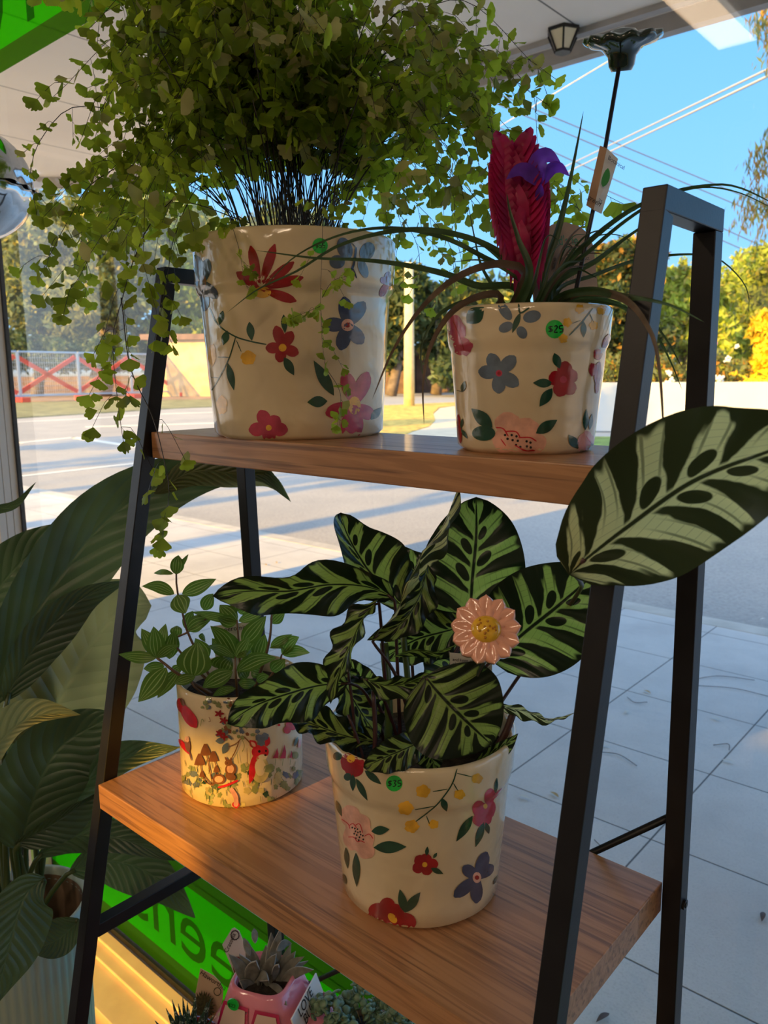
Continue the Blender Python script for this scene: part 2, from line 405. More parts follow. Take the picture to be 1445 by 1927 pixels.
def stage2():
    t = MT('dusty_back_glass'); a = t.node('ShaderNodeBsdfTransparent'); a.inputs[0].default_value = (.62, .60, .57, 1); M['dusty'] = t.done(a.outputs[0])  # tinted pane made up to weaken the added sun beams
    # pavement slabs
    t = MT('bluestone_paving'); x, y, z = t.pos(); g = t.geo()
    fx = (((x+.835)/.545).fract()-.5).abs(); fy = (((y-2.19)/.522).fract()-.5).abs()
    j = fx.step(.4925, .4985).mx(fy.step(.4925, .4985))
    n = t.noise(g, 2.2, 5, .6); n2 = t.noise(g, 160, 3, .7)
    c = t.ramp(n, [(.3, (.52, .51, .49)), (.5, (.61, .60, .57)), (.72, (.70, .68, .64))])
    c = t.mix(n2.step(.45, .75)*.35, c, (.33, .33, .33))
    sc_ = t.noise(t.vec(x*1.5, y*5, 0), 3, 3, .6, 2.0); c = t.mix(sc_.step(.62, .66)*.25, c, (.5, .5, .5))
    c = t.mix(j, c, (.09, .09, .09))
    M['paving'] = t.done(t.pbr(c, .7, spec=.3, normal=t.bump((1-j)+n2*.2, .5, .006)))
    # warm concrete beyond
    t = MT('asphalt'); x, y, z = t.pos(); g = t.geo()
    n = t.noise(g, .5, 5, .6); n2 = t.noise(g, 40, 3, .7)
    c = t.ramp(n, [(.3, (.34, .33, .31)), (.7, (.46, .43, .39))]); c = t.mix(n2.step(.4, .7)*.35, c, (.14, .14, .14))
    M['asphalt'] = t.done(t.pbr(c, .8, spec=.25, normal=t.bump(n2, .3, .01)))
    M['concrete'] = simple('kerb_concrete', (.52, .49, .43), .75, var=.12, vs=6)
    M['drygrass'] = simple('dry_yellow_lawn', (.62, .42, .09), .95, var=.35, vs=5, bump=.6, bs=20, bd=.03)
    M['lawn'] = simple('green_lawn', (.17, .25, .05), .95, var=.35, vs=5, bump=.6, bs=20, bd=.03)
    M['path'] = simple('footpath_concrete', (.64, .54, .38), .85, var=.08, vs=3)
    M['linepaint'] = simple('road_paint', (.78, .74, .64), .7)
    t = MT('white_painted_brick'); x, y, z = t.pos(); g = t.geo()
    j = ((z*7.5).fract()-.5).abs().step(.44, .5); k = (((x+y)*2.2).fract()-.5).abs().step(.47, .5)*.6
    c = t.mix(t.noise(g, .8, 4).step(.4, .7), (.50, .54, .60), (.62, .60, .56)); c = t.mix(j.mx(k)*.35, c, (.5, .52, .55))
    M['wbrick'] = t.done(t.pbr(c, .7))
    t = MT('awning_soffit'); x, y, z = t.pos(); g = t.geo()
    j = ((x/.92+.12).fract()-.5).abs().step(.4935, .4965)
    c = t.mix(t.noise(g, 1.2, 4).step(.3, .7), (.72, .64, .56), (.82, .74, .64)); c = t.mix(j, c, (.10, .09, .08))
    M['soffit'] = t.done(t.pbr(c, .7))
    M['fascia'] = simple('awning_fascia', (.36, .33, .31), .6, var=.1)
    # glass: clear, with a mirror sheen at grazing angles
    t = MT('window_glass'); a = t.node('ShaderNodeBsdfTransparent'); a.inputs[0].default_value = (.97, .98, .98, 1)
    g = t.node('ShaderNodeBsdfGlossy'); g.inputs['Roughness'].default_value = .015
    fr = t.node('ShaderNodeFresnel'); fr.inputs[0].default_value = 1.45
    bf = X(t.nt, t.node('ShaderNodeNewGeometry').outputs['Backfacing']); k_ = X(t.nt, fr.outputs[0])*(1-bf)
    m = t.node('ShaderNodeMixShader'); t.link(k_, m.inputs[0]); t.link(a.outputs[0], m.inputs[1]); t.link(g.outputs[0], m.inputs[2])
    M['glass'] = t.done(m.outputs[0])
    def film(name, tint, dif, mixf):
        t = MT(name); a = t.node('ShaderNodeBsdfTransparent'); a.inputs[0].default_value = (*tint, 1)
        d = t.node('ShaderNodeBsdfTranslucent'); d.inputs[0].default_value = (*dif, 1)
        e = t.pbr(dif, .35)
        m = t.node('ShaderNodeMixShader'); m.inputs[0].default_value = .5; t.link(d.outputs[0], m.inputs[1]); t.link(e, m.inputs[2])
        m2 = t.node('ShaderNodeMixShader'); m2.inputs[0].default_value = mixf; t.link(a.outputs[0], m2.inputs[1]); t.link(m.outputs[0], m2.inputs[2])
        return t.done(m2.outputs[0])
    M['film'] = film('green_window_film', (.10, 1.0, .0), (.01, .95, .0), .38)
    M['film_dark'] = film('olive_film_border', (.12, .34, .01), (.04, .22, .0), .45)
    # planter ribbed
    M['mint'] = simple('mint_glaze', (.42, .53, .45), .5, var=.06, vs=6)
    M['clay'] = simple('clay_inner', (.20, .13, .08), .8, var=.25, vs=12)
    M['redpot'] = simple('red_glaze', (.30, .012, .03), .2, coat=.6)
    M['pinkpot'] = simple('pink_glaze', (.80, .27, .36), .15, coat=.8, var=.06, vs=20)
    M['deeppink'] = simple('deep_pink_glaze', (.55, .03, .12), .15, coat=.8, var=.1, vs=20)
    M['whiteglaze'] = simple('white_glaze', (.86, .84, .80), .15, coat=.8)
    M['winglaze'] = simple('cream_window_glaze', (.72, .55, .46), .15, coat=.8)
    M['peachglaze'] = simple('peach_glaze', (.95, .46, .32), .15, coat=.9, var=.07, vs=60)
    M['yolk'] = simple('yolk_glaze', (.90, .52, .03), .12, coat=1, var=.1, vs=180, bump=.15, bs=120, bd=.001)
    M['darkglaze'] = simple('dark_green_glaze', (.014, .035, .028), .12, coat=1, var=.4, vs=60)
    M['rod'] = simple('black_rod', (.012, .013, .02), .35)
    M['card'] = simple('card_paper', (.70, .66, .58), .75)
    M['kraft'] = simple('kraft_card', (.42, .27, .17), .8, var=.08, vs=40)
    M['tan_card'] = simple('tan_tag', (.62, .46, .29), .6)
    M['white_card'] = simple('white_tag', (.80, .80, .80), .5)
    M['textblack'] = simple('print_black', (.01, .01, .01), .6)
    M['textgreen'] = simple('print_green', (.05, .22, .08), .6)
    M['textbrown'] = simple('print_brown', (.06, .05, .03), .6)
    M['leafprint'] = simple('tag_green_print', (.03, .28, .07), .6)
    M['tagred'] = simple('tag_red_print', (.20, .03, .03), .6)
    M['foil'] = MT('foil').mat
    t = MT('silver_foil'); M['foil'] = t.done(t.pbr((.72, .70, .68), .10, metal=1, normal=t.bump(t.noise(t.geo(), 14, 2), .4, .02)))
    M['haw'] = MT('x').mat
    t = MT('haworthia_leaf'); x, y, z = t.pos()
    n = t.noise(t.geo(), 420, 1); b = ((z*520).sin())*.5+.5
    c = t.mix((n.step(.5, .6)*b.step(.4, .8)), (.018, .055, .028), (.45, .52, .42)); M['haw'] = t.done(t.pbr(c, .45))
    M['kal'] = leafmat('felted_leaf', (.20, .20, .17), (.2, .2, .14), .1, .85, .2, 90)
    M['kalrim'] = simple('felted_leaf_rim', (.42, .41, .38), .9)
    M['brownspot'] = simple('leaf_edge_brown', (.10, .03, .02), .8)
    M['bead'] = simple('turtle_leaf', (.13, .22, .13), .4, var=.35, vs=120)
    M['beadstem'] = simple('trailing_stem', (.35, .28, .10), .5)
    M['cactus'] = simple('cactus_print', (.06, .06, .02), .7, var=.5, vs=300)
    M['bark'] = simple('tree_bark', (.16, .12, .09), .9, var=.3, vs=3)
    M['pole'] = simple('pale_timber_pole', (.66, .56, .34), .8, var=.12, vs=4)
    M['galv'] = simple('galvanised_steel', (.55, .57, .60), .4, metal=.5)
    M['orange'] = simple('orange_red_barrier', (.78, .10, .05), .6)
    M['bluebox'] = simple('blue_sheet', (.2, .3, .5), .6)
    M['cable'] = simple('overhead_cable', (.12, .14, .18), .6)
    M['cable_white'] = simple('pale_overhead_cable', (.42, .43, .46), .5)
    M['verge'] = simple('worn_verge_grass', (.22, .21, .09), .95, var=.3, vs=1.5)
    M['dirt'] = simple('bare_dirt', (.30, .20, .13), .9, var=.3, vs=1)
    M['sandstone'] = simple('sandstone_wall', (.62, .44, .25), .8, var=.15, vs=1.5)
    M['brickwall'] = simple('brown_brick_wall', (.17, .105, .08), .85, var=.25, vs=2)
    M['winpane'] = simple('dark_window', (.05, .06, .08), .2)
    M['lampglass'] = simple('lamp_panel', (.72, .62, .42), .4)
    M['twig'] = simple('dry_twig', (.10, .07, .06), .8)
    M['petal'] = simple('pale_fallen_leaf', (.62, .60, .52), .7)
    M['litter'] = simple('tan_fallen_leaf', (.45, .30, .12), .8)
    for k, c, tc in (('tr_olive', (.13, .155, .07), (.35, .38, .08)), ('tr_grey', (.13, .17, .10), (.22, .27, .10)), ('tr_dark', (.045, .075, .03), (.08, .12, .02)),
                     ('tr_yel', (.36, .33, .08), (.55, .5, .08)), ('tr_lime', (.27, .33, .05), (.45, .52, .06)), ('tr_rust', (.42, .24, .06), (.6, .35, .05)),
                     ('tr_gold', (.68, .46, .03), (.85, .6, .03))):
        M[k] = leafmat('foliage_'+k[3:], c, tc, .3, .6, .5, .7, .2)
    M['fl_pink'] = simple('pink_blossom', (.75, .25, .60), .6); M['fl_white'] = simple('white_blossom', (.85, .85, .78), .6)
    M['ceil_panel'] = MT('y').mat
    t = MT('ceiling_lamp_diffuser'); M['ceil_panel'] = t.done(t.pbr((.9, .9, .9), .5, emit=(1, .93, .82), es=2.6))
stage2()
# ------------------------------------------------------------------ the shop
ZP = .08                      # pavement
GY = .85                      # glass plane
XJ = -1.937                   # left end of the glass
def wallbox(name, lo, hi, m): b = BM(); box(b, lo, hi); return struct(name, b, M[m])
b = BM(); box(b, (-4.35, -5.0, -.1), (3.2, .8, 0)); struct('floor', b, M['roomfloor'])
b = BM(); box(b, (-4.35, -5.0, 3.0), (3.2, .8, 3.1)); struct('ceiling', b, M['room'])
# back wall with unseen openings added to let sun beams onto shelf and sill
def wall_with_hole(name, axis, c0, c1, u0, u1, z0, z1, holes, m):
    """holes: (ua, ub, za, zb)"""
    b = BM(); us = sorted({u0, u1, *[h[0] for h in holes], *[h[1] for h in holes]}); zs = sorted({z0, z1, *[h[2] for h in holes], *[h[3] for h in holes]})
    for i in range(len(us)-1):
        for k in range(len(zs)-1):
            cu, cz = (us[i]+us[i+1])/2, (zs[k]+zs[k+1])/2
            if any(h[0] < cu < h[1] and h[2] < cz < h[3] for h in holes): continue
            if axis == 'y': box(b, (us[i], c0, zs[k]), (us[i+1], c1, zs[k+1]))
            else: box(b, (c0, us[i], zs[k]), (c1, us[i+1], zs[k+1]))
    bmesh.ops.remove_doubles(b, verts=b.verts, dist=1e-5)
    return struct(name, b, M[m])
wall_with_hole('wall_back', 'y', -5.1, -5.0, -4.45, 3.3, 0, 3.1, BACKHOLES, 'room')
wall_with_hole('wall_left', 'x', -4.45, -4.35, -5.1, .8, 0, 3.1, SIDEHOLES, 'room')
for i, h in enumerate(BACKHOLES):  # added openings behind the camera, each closed by a beam-dimming pane
    wn = empty('window_%d' % (2+i), (h[0], -5.05, h[2])); wn['kind'] = 'structure'; b = BM(); box(b, (h[0], -5.052, h[2]), (h[1], -5.048, h[3])); obj('glass_pane', b, M['dusty'], wn, False)
h = SIDEHOLES[0]; wn = empty('window_4', (-4.4, h[0], h[2])); wn['kind'] = 'structure'; b = BM(); box(b, (-4.403, h[0], h[2]), (-4.397, h[1], h[3])); obj('glass_pane', b, M['glass'], wn, False)
wallbox('wall_right', (3.2, -5.1, 0), (3.3, .8, 3.1), 'room')
# upper storey that keeps the shade on the pavement
wallbox('wall_upper', (-4.45, -5.1, 3.25), (6.5, 1.0, 8.5), 'room')
# front wall around the glass
XE, XM = -4.2, -1.961        # left end of the window, left face of the mullion
b = BM(); box(b, (-4.45, .80, 0), (XE, .96, 3.1)); box(b, (XE, .80, 2.8), (3.3, .96, 3.1)); box(b, (3.0, .80, 0), (3.3, .96, 2.8))
box(b, (XE, .87, -.1), (3.0, .98, .165))
struct('wall_front', b, M['white_wall'])
win = empty('window_1', (XJ, GY, .165)); win['kind'] = 'structure'
b = BM()
for k in range(3): box(b, (XJ-.016, .794+.0178*k+.0006, .15), (XJ-.004, .794+.0178*(k+1)-.0006, 2.8))
box(b, (XJ-.024, .796, .15), (XJ-.014, .856, 2.8)); obj('mullion_boards', b, M['white_wall'], win, False, .0008)
b = BM(); box(b, (XJ-.004, .8465, .165), (XJ+.003, .856, 2.8)); box(b, (XM-.008, .842, .165), (XM, .856, 2.8)); box(b, (XE, .838, .162), (3.0, .862, .176)); obj('gasket', b, M['gasket'], win, False)
for xa_, xb_ in ((XJ, 3.0), (XE, XM-.004)): b = BM(); box(b, (xa_, GY-.003, .17), (xb_, GY+.003, 2.8)); obj('glass_pane', b, M['glass'], win, False)
# inside sill: ledge with a stepped glazing bead
b = BM(); box(b, (XE, .700, .10), (3.0, .87, .150)); box(b, (XE, .775, .15), (3.0, .832, .158)); box(b, (XE, .805, .158), (3.0, .832, .166))
obj('window_sill', b, M['cream_paint'], win, False, .002)
b = BM(); box(b, (-4.35, .79, 0), (3.0, .86, .10)); struct('baseboard_front', b, M['room'])
# green film on the glass: band at the foot, sign panel above
def film_rect(bm, x0, x1, z0, z1, mi, y=GY-.0036): 
    vs = [bm.verts.new((x, y, z)) for x, z in ((x0, z0), (x1, z0), (x1, z1), (x0, z1))]
    bm.faces.new(vs).material_index = mi
def textmesh(s, size, ext=0):
    c = bpy.data.curves.new('t', 'FONT'); c.body = s; c.size = size; c.extrude = ext; c.resolution_u = 4
    o = bpy.data.objects.new('t', c); COL.objects.link(o)
    me = bpy.data.meshes.new_from_object(o.evaluated_get(bpy.context.evaluated_depsgraph_get()))
    bpy.data.objects.remove(o); bpy.data.curves.remove(c)
    return me
def add_text(bm, s, size, Mx, mi=0, ext=0, bold=0):
    me = textmesh(s, size, ext); t = bmesh.new(); t.from_mesh(me); bpy.data.meshes.remove(me)
    vs = [t_.co.copy() for t_ in t.verts]
    n0 = {v.index: bm.verts.new(Mx @ v.co) for v in t.verts}
    for f in t.faces:
        try: bm.faces.new([n0[v.index] for v in f.verts]).material_index = mi
        except ValueError: pass
    t.free()
    return vs
def film_band(name, x0, x1, z0, z1, label, txt, tx, tz, size, sxs=1.0):
    b = BM(); e = .045
    film_rect(b, x0, x1, z0+e, z1-e, 0); film_rect(b, x0, x1, z0, z0+e, 1); film_rect(b, x0, x1, z1-e, z1, 1)
    o = obj(name, b, [M['film'], M['film_dark']], None, False); tag(o, label, 'window film')
    b = BM()   # letters face the street: mirrored from inside
    add_text(b, txt, size, Matrix(((-sxs, 0, 0, tx), (0, 0, 0, GY-.0042), (0, 1, 0, tz), (0, 0, 0, 1))))
    bmesh.ops.reverse_faces(b, faces=b.faces)
    obj('lettering', b, M['film_dark'], o, False)
    return o
film_band('window_film', XJ+.004, 2.99, .178, .478, 'green see-through film band with mirrored lettering along the foot of the window', 'greens', -.945, .262, .21, 1.07)
film_band('window_film', XE+.01, XM-.012, .178, .478, 'small piece of green film band seen left of the white mullion', '&', -2.10, .262, .21)
film_band('window_film', XJ+.004, -1.0, 2.152, 2.74, 'green see-through sign panel with mirrored lettering at top left of window', 'ro', -1.645, 2.215, .36)
for i, (x, y) in enumerate(PANELS):
    b = BM(); box(b, (x-.11, y-.65, 2.955), (x+.11, y+.65, 3.0)); o = obj('ceiling_light', b, M['white_wall'], None, False)
    tag(o, 'slim white tube light on the shop ceiling', 'ceiling light', 'ceiling tube lights'); 
    b = BM(); box(b, (x-.08, y-.6, 2.935), (x+.08, y+.6, 2.955)); obj('diffuser', b, M['ceil_panel'], o, False)
# ------------------------------------------------------------------ pavement, road, verges
def ground(name, pts, z0, z1, m): b = BM(); prism(b, pts, z0, z1); return struct(name, b, M[m])
def gp(px, py, z=ZP): p = at(2, z, px, py); return (p.x, p.y)
ground('road', [(-160, -60), (-4.46, -60), (-4.46, .8), (60, .8), (60, 160), (-160, 160)], -.3, .055, 'asphalt')
ground('pavement', [(-30, -30), (-4.46, -30), (-4.46, .98), (12, .98), (12, 4.42), (-30, 4.42)], -.2, ZP, 'paving')
ground('kerb', [(-30, 4.42), (12, 4.42), (12, 4.56), (-30, 4.56)], -.2, ZP+.002, 'concrete')
ccw = lambda L: L if sum(a[0]*b[1]-b[0]*a[1] for a, b in zip(L, L[1:]+L[:1])) > 0 else L[::-1]
ground('lawn_yellow', ccw([gp(*q) for q in ((520, 812), (560, 780), (640, 768), (724, 763), (860, 757), (866, 762), (826, 767), (815, 778), (819, 791), (808, 802), (776, 812), (752, 823), (640, 838))]), 0, ZP+.01, 'drygrass')
ground('footpath', ccw([gp(*q) for q in ((752, 824), (776, 813), (808, 803), (819, 792), (816, 779), (828, 768), (868, 762), (1000, 772), (1100, 800), (1020, 860), (860, 850))]), 0, ZP+.005, 'path')
ground('lawn_green', ccw([gp(*q) for q in ((1040, 822), (1470, 823), (1480, 850), (1060, 845))]), 0, ZP+.01, 'lawn')
ground('verge', ccw([gp(*q) for q in ((20, 757), (430, 751), (430, 764), (330, 768), (20, 787))]), 0, ZP+.01, 'verge')
ground('verge_dirt', ccw([gp(*q) for q in ((-60, 748), (470, 743), (470, 751), (-60, 757))]), 0, ZP+.01, 'dirt')
ground('far_verge', ccw([gp(*q) for q in ((650, 724), (900, 720), (900, 728), (650, 732))]), 0, ZP+.01, 'drygrass')
def road_line(pts, wpx=2.0):
    b = BM(); L = [gp(x, y, .062) for x, y in pts]
    for (a, c) in zip(L, L[1:]):
        a, c = Vector((*a, .057)), Vector((*c, .057)); w_ = min(.28, .009*a.length)
        beam(b, a, c, w_, .012)
    return struct('road_marking', b, M['linepaint'])
road_line([(30, 794), (160, 788), (300, 779), (420, 775)]); road_line([(160, 803), (300, 799), (430, 795)])
road_line([(38, 833), (140, 823), (260, 841), (330, 850)])
road_line([(30, 897), (250, 872), (420, 858)])
# tyre-smoothed concrete crossing and shallow gutter on the left
# ------------------------------------------------------------------ awning over the pavement
ZA = 3.1
fy = (at(2, ZA, 982, 107.6).y + at(2, ZA, 1240, 30).y)/2
c1 = at(2, ZA, 236, 331); c2 = at(2, ZA, 0, 331)
dv = Vector((c2.x-c1.x, c2.y-c1.y)).normalized()
ck = (c1.x, fy); k2 = (c1.x+dv.x*3.2, fy+dv.y*3.2)
poly = [(6.5, .97), (6.5, fy), ck, k2, (k2[0], .97)]
b = BM(); prism(b, ccw(poly), ZA, ZA+.12); aw = struct('awning_soffit', b, M['soffit'])
b = BM(); beam(b, (6.5, fy+.03, ZA+.05), (ck[0]-.03, fy+.03, ZA+.05), .06, .26); beam(b, (ck[0], ck[1]+.02, ZA+.05), (k2[0], k2[1], ZA+.05), .06, .26)
beam(b, (6.5, fy-.10, ZA-.012), (ck[0]+.06, fy-.10, ZA-.012), .05, .03)
struct('awning_fascia', b, M['fascia'])
# lantern under the awning
lp = at(2, ZA, 1060, 56)
lt = empty('awning_lantern', (lp.x, lp.y, ZA), 'small black framed lantern with pale panels fixed under the awning edge', 'outdoor light')
b = BM(); 
def frus(bm, c, z0, z1, r0, r1, n, mi=0, rot=0):
    A = [bm.verts.new((c.x+r0*math.cos(2*PI*k/n+rot), c.y+r0*math.sin(2*PI*k/n+rot), z0)) for k in range(n)]
    B = [bm.verts.new((c.x+r1*math.cos(2*PI*k/n+rot), c.y+r1*math.sin(2*PI*k/n+rot), z1)) for k in range(n)]
    bm.faces.new(A[::-1]).material_index = mi; bm.faces.new(B).material_index = mi
    for k in range(n): bm.faces.new([A[k], A[(k+1) % n], B[(k+1) % n], B[k]]).material_index = mi
frus(b, lp, ZA-.092, ZA-.010, .036, .076, 6); obj('lamp_panel', b, M['lampglass'], lt, False)
b = BM(); frus(b, lp, ZA-.014, ZA, .083, .083, 6); frus(b, lp, ZA-.102, ZA-.090, .040, .040, 6)
for k in range(6):
    a = 2*PI*k/6; beam(b, lp+Vector((.038*math.cos(a), .038*math.sin(a), -.095)), lp+Vector((.079*math.cos(a), .079*math.sin(a), -.01)), .009, .009)
obj('lamp_frame', b, M['black'], lt, False)
# ------------------------------------------------------------------ ladder shelf
XL, XR = -.8539, -.2539
ZU, ZL, Z3 = ZC-.069, ZC-.4961, ZC-.923
TH = .032
shelf = empty('ladder_shelf', (-.554, .56, 0), 'wooden ladder shelf with black metal A-frame sides holding the plants', 'shelf')
LW = .0185
def yf(z): return .5570 + .205*(z-ZC)
def yb(z): return .690 - .033*(z-ZC)
for name, y0, y1, z in (('shelf_board', .5401, .6975, ZU), ('shelf_board', .437, .7035, ZL), ('shelf_board', .348, .722, Z3), ('shelf_board', .262, .738, .16)):
    b = BM(); box(b, (XL, y0, z-TH), (XR, y1, z)); obj(name, b, M['wood'], shelf, False, .0012)
ZT = ZC+.131
for x in (XL-LW/2-.002, XR+LW/2+.002):
    b = BM(); beam(b, (x, yf(0), 0), (x, yf(ZT-LW), ZT-LW), LW, LW, Vector((0, 1, 0))); obj('leg', b, M['black'], shelf, False, .001)
    b = BM(); beam(b, (x, yb(0), 0), (x, yb(ZT-LW), ZT-LW), LW, LW, Vector((0, 1, 0))); obj('leg', b, M['black'], shelf, False, .001)
    b = BM()
    ya, yc = yf(ZT-LW), yb(ZT-LW)
    vs = [(ya-.0095, ZT-LW), (yc+.0095, ZT-LW), (yc+.0095, ZT), (ya-.0055, ZT)]
    A = [b.verts.new((x-LW/2, y, z)) for y, z in vs]; B = [b.verts.new((x+LW/2, y, z)) for y, z in vs]
    b.faces.new(A[::-1]); b.faces.new(B)
    for k in range(4): b.faces.new([A[k], A[(k+1) % 4], B[(k+1) % 4], B[k]])
    bmesh.ops.recalc_face_normals(b, faces=b.faces)
    obj('top_rail', b, M['black'], shelf, False, .001)
    b = BM(); zr = ZC-.692; beam(b, (x, yf(zr)+.008, zr), (x, yb(zr)-.008, zr), LW*.95, LW*.95); obj('side_rung', b, M['black'], shelf, False, .001)
    for z, fy_ in ((ZL-.016, yb(ZL)), (ZU-.016, yb(ZU)), (Z3-.016, yb(Z3)), (ZL-.016, yf(ZL)), (Z3-.016, yf(Z3))):
        s_ = 1 if x > -.5 else -1
        b = BM(); q = x+s_*LW/2; tube(b, [(q, fy_, z), (q+s_*.0022, fy_, z)], .0052, 14); tube(b, [(q+s_*.002, fy_, z), (q+s_*.003, fy_, z)], .0030, 6); obj('bolt', b, M['bolt'], shelf, False)
b = BM(); tube(b, [(XR+.004, .7075, ZC-.425), (XL-.004, .7075, ZC-.985)], .0038, 8); obj('cross_brace', b, M['black'], shelf)
b = BM(); tube(b, [(XL-.004, .714, ZC-.425), (XR+.004, .714, ZC-.985)], .0038, 8); obj('cross_brace', b, M['black'], shelf)
# ------------------------------------------------------------------ painted pots
class Pot:
    def __init__(s, thing, c, rb, rt, h, rid, wobble=.005, straight=False, seg=96):
        s.c = Vector(c); s.h = h; s.rt = rt; s.b = BM(); k = rb+(rt-rb)*.86
        if straight: prof = [(0, 0), (rb-.004, 0), (rb, .004)] + [(rb+(rt-rb)*t/8, .004+(h-.008)*t/8) for t in range(1, 9)]
        else:
            prof = [(0, 0), (rb-.005, 0), (rb, .005)] + [(rb+(k*.955-rb)*t/8, .005+(rid-.008-.005)*t/8) for t in range(1, 9)]
            prof += [(k*.955, rid-.004), (k*.985, rid+.001), (k*1.0, rid+.007)] + [(k+(rt-k)*t/4, rid+.007+(h-.004-rid-.007)*t/4) for t in range(1, 5)]
        prof += [(rt-.0015, h-.001), (rt-.0035, h), (rt-.0055, h-.0012), (rt-.007, h-.006), (rt*.93-.006, h*.70), (rb*.9, .012), (0, .012)]
        rn = random.Random(sum(map(ord, thing.name)) % 100); p1, p2, p3 = [rn.uniform(0, 6) for _ in range(3)]
        wob = lambda a, z: wobble*(math.sin(3*a+p1+z*30)*.5 + math.sin(7*a+p2-z*55)*.35 + math.sin(13*a+p3+z*90)*.2)
        lathe(s.b, prof, s.c, seg, 0, 1, wob)
        s.b.normal_update(); s.n = 0; s.thing = thing
        s.bvh = BVHTree.FromBMesh(s.b); s.tr = (0, 0, 1)
    def hit(s, x, y, lift):
        px, py = s.tr[0]+x/s.tr[2], s.tr[1]+y/s.tr[2]
        r = ray(px, py).normalized(); loc, n, i, d = s.bvh.ray_cast(CAM, r)
        if loc is None or n.dot(r) > -.02: return None
        return loc + n*lift
    def fan(s, c, outl, m, lift=None, rings=3):
        """star-shaped patch of paint: centre + outline in crop pixels"""
        s.n += 1
        lift = lift if lift is not None else .00018 + .000006*s.n
        mi = PM.index(m) if isinstance(m, str) else m
        n = len(outl); rows = [[s.hit(*c, lift)]]
        if rows[0][0] is None: return
        for r in range(1, rings+1):
            t = r/rings; rows.append([s.hit(c[0]+(x-c[0])*t, c[1]+(y-c[1])*t, lift) for x, y in outl])
        vr = [[s.b.verts.new(v) if v is not None else None for v in row] for row in rows]
        def face(L):
            if all(v is not None for v in L):
                e = max((L[i].co-L[i-1].co).length for i in range(len(L)))
                if e < .05: s.b.faces.new(L).material_index = mi
        for k in range(n): face([vr[0][0], vr[1][(k+1) % n], vr[1][k]])
        for r in range(1, rings):
            for k in range(n): face([vr[r][k], vr[r][(k+1) % n], vr[r+1][(k+1) % n], vr[r+1][k]])
    def ell(s, x, y, a, b_, ang=0, m='red', jag=0):
        A = math.radians(ang); n = 20
        o = []
        for k in range(n):
            t = 2*PI*k/n; j = 1 + jag*math.sin(t*5+x)*.6 + jag*math.sin(t*9+y)*.4
            u, v = a*math.cos(t)*j, b_*math.sin(t)*j
            o.append((x+u*math.cos(A)-v*math.sin(A), y+u*math.sin(A)+v*math.cos(A)))
        s.fan((x, y), o, m)
    def pet(s, x0, y0, x1, y1, w, m='red', tip=.75, pt=.8):
        """petal from (x0,y0) to a blunt tip at (x1,y1), w = full width"""
        dx, dy = x1-x0, y1-y0; L = math.hypot(dx, dy); dx /= L; dy /= L; o = []
        n = 9
        for sg in (1, -1):
            for k in range(n):
                t = k/(n-1) if sg == 1 else 1-k/(n-1)
                h = sg*w/2*(math.sin(PI*min(1, t**tip*.98+.01))**pt)
                o.append((x0+dx*L*t-dy*h, y0+dy*L*t+dx*h))
        s.fan((x0+dx*L*.5, y0+dy*L*.5), o, m)
    def lf(s, x0, y0, x1, y1, w, m='green'): s.pet(x0, y0, x1, y1, w, m, .9, 1.0)
    def stroke(s, pts, w, m='green'):
        s.n += 1; lift = .00028+.000006*s.n; mi = PM.index(m) if isinstance(m, str) else m
        C = spline([Vector((x, y, 0)) for x, y in pts], max(2, 5*(len(pts)-1)+1)) if len(pts) > 2 else [Vector((*pts[0], 0)), Vector((*pts[0], 0)).lerp(Vector((*pts[1], 0)), .5), Vector((*pts[1], 0))]
        prev = None; n = len(C)
        for i, c in enumerate(C):
            t = C[min(i+1, n-1)]-C[max(i-1, 0)]; t = Vector((-t.y, t.x, 0)).normalized()*w/2*(.55 if i in (0, n-1) else 1)
            a, b_ = s.hit(c.x+t.x, c.y+t.y, lift), s.hit(c.x-t.x, c.y-t.y, lift)
            cur = (s.b.verts.new(a), s.b.verts.new(b_)) if a is not None and b_ is not None else None
            if prev and cur and (prev[0].co-cur[0].co).length < .04: s.b.faces.new([prev[1], cur[1], cur[0], prev[0]]).material_index = mi
            prev = cur
    def flower(s, x, y, tips, w, m, cm=None, cr=0, cm2=None, cr2=0, cb=None):
        for tx, ty in tips: s.pet(x+(x-tx)*.12, y+(y-ty)*.12, tx, ty, w*1.06, m, 1.4, .5)
        if cm: s.ell(x, y, cr, cb or cr, 0, cm)
        if cm2: s.ell(x, y, cr2, cr2, 0, cm2)
    def write(s, txt, x, y, h, w, m='ink', lw=4, skew=0):
        G = {'$': [[(1,.15),(.2,.2),(.2,.45),(.8,.55),(.8,.8),(0,.85)],[(.5,0),(.5,1)]], '5': [[(.9,0),(.15,.05),(.1,.45),(.8,.5),(.8,.9),(.05,1)]],
             '2': [[(.1,.2),(.5,0),(.85,.25),(.1,1),(.95,1)]], '3': [[(.1,.08),(.8,.1),(.45,.45),(.85,.7),(.5,1),(.05,.95)]]}
        for i, ch in enumerate(txt):
            for st in G[ch]: s.stroke([(x+(i*1.25+a)*w + skew*b_*h, y+b_*h) for a, b_ in st], lw, m)
    def done(s, mats=None, soilz=.84, name='pot'):
        for f in s.b.faces: f.smooth = True
        c, h = s.c, s.h
        o = obj(name, s.b, mats or PMATS, s.thing)
        b = BM(); rr = s.rt*.93-.001
        rn = random.Random(3)
        lathe(b, [(0, h*soilz+.004), (rr*.5, h*soilz+.003), (rr*.9, h*soilz), (rr, h*soilz-.003)][::-1], c, 40, 0, 1, lambda a, z: .01*math.sin(9*a))
        obj('soil', b, M['soil'], s.thing)
        return o
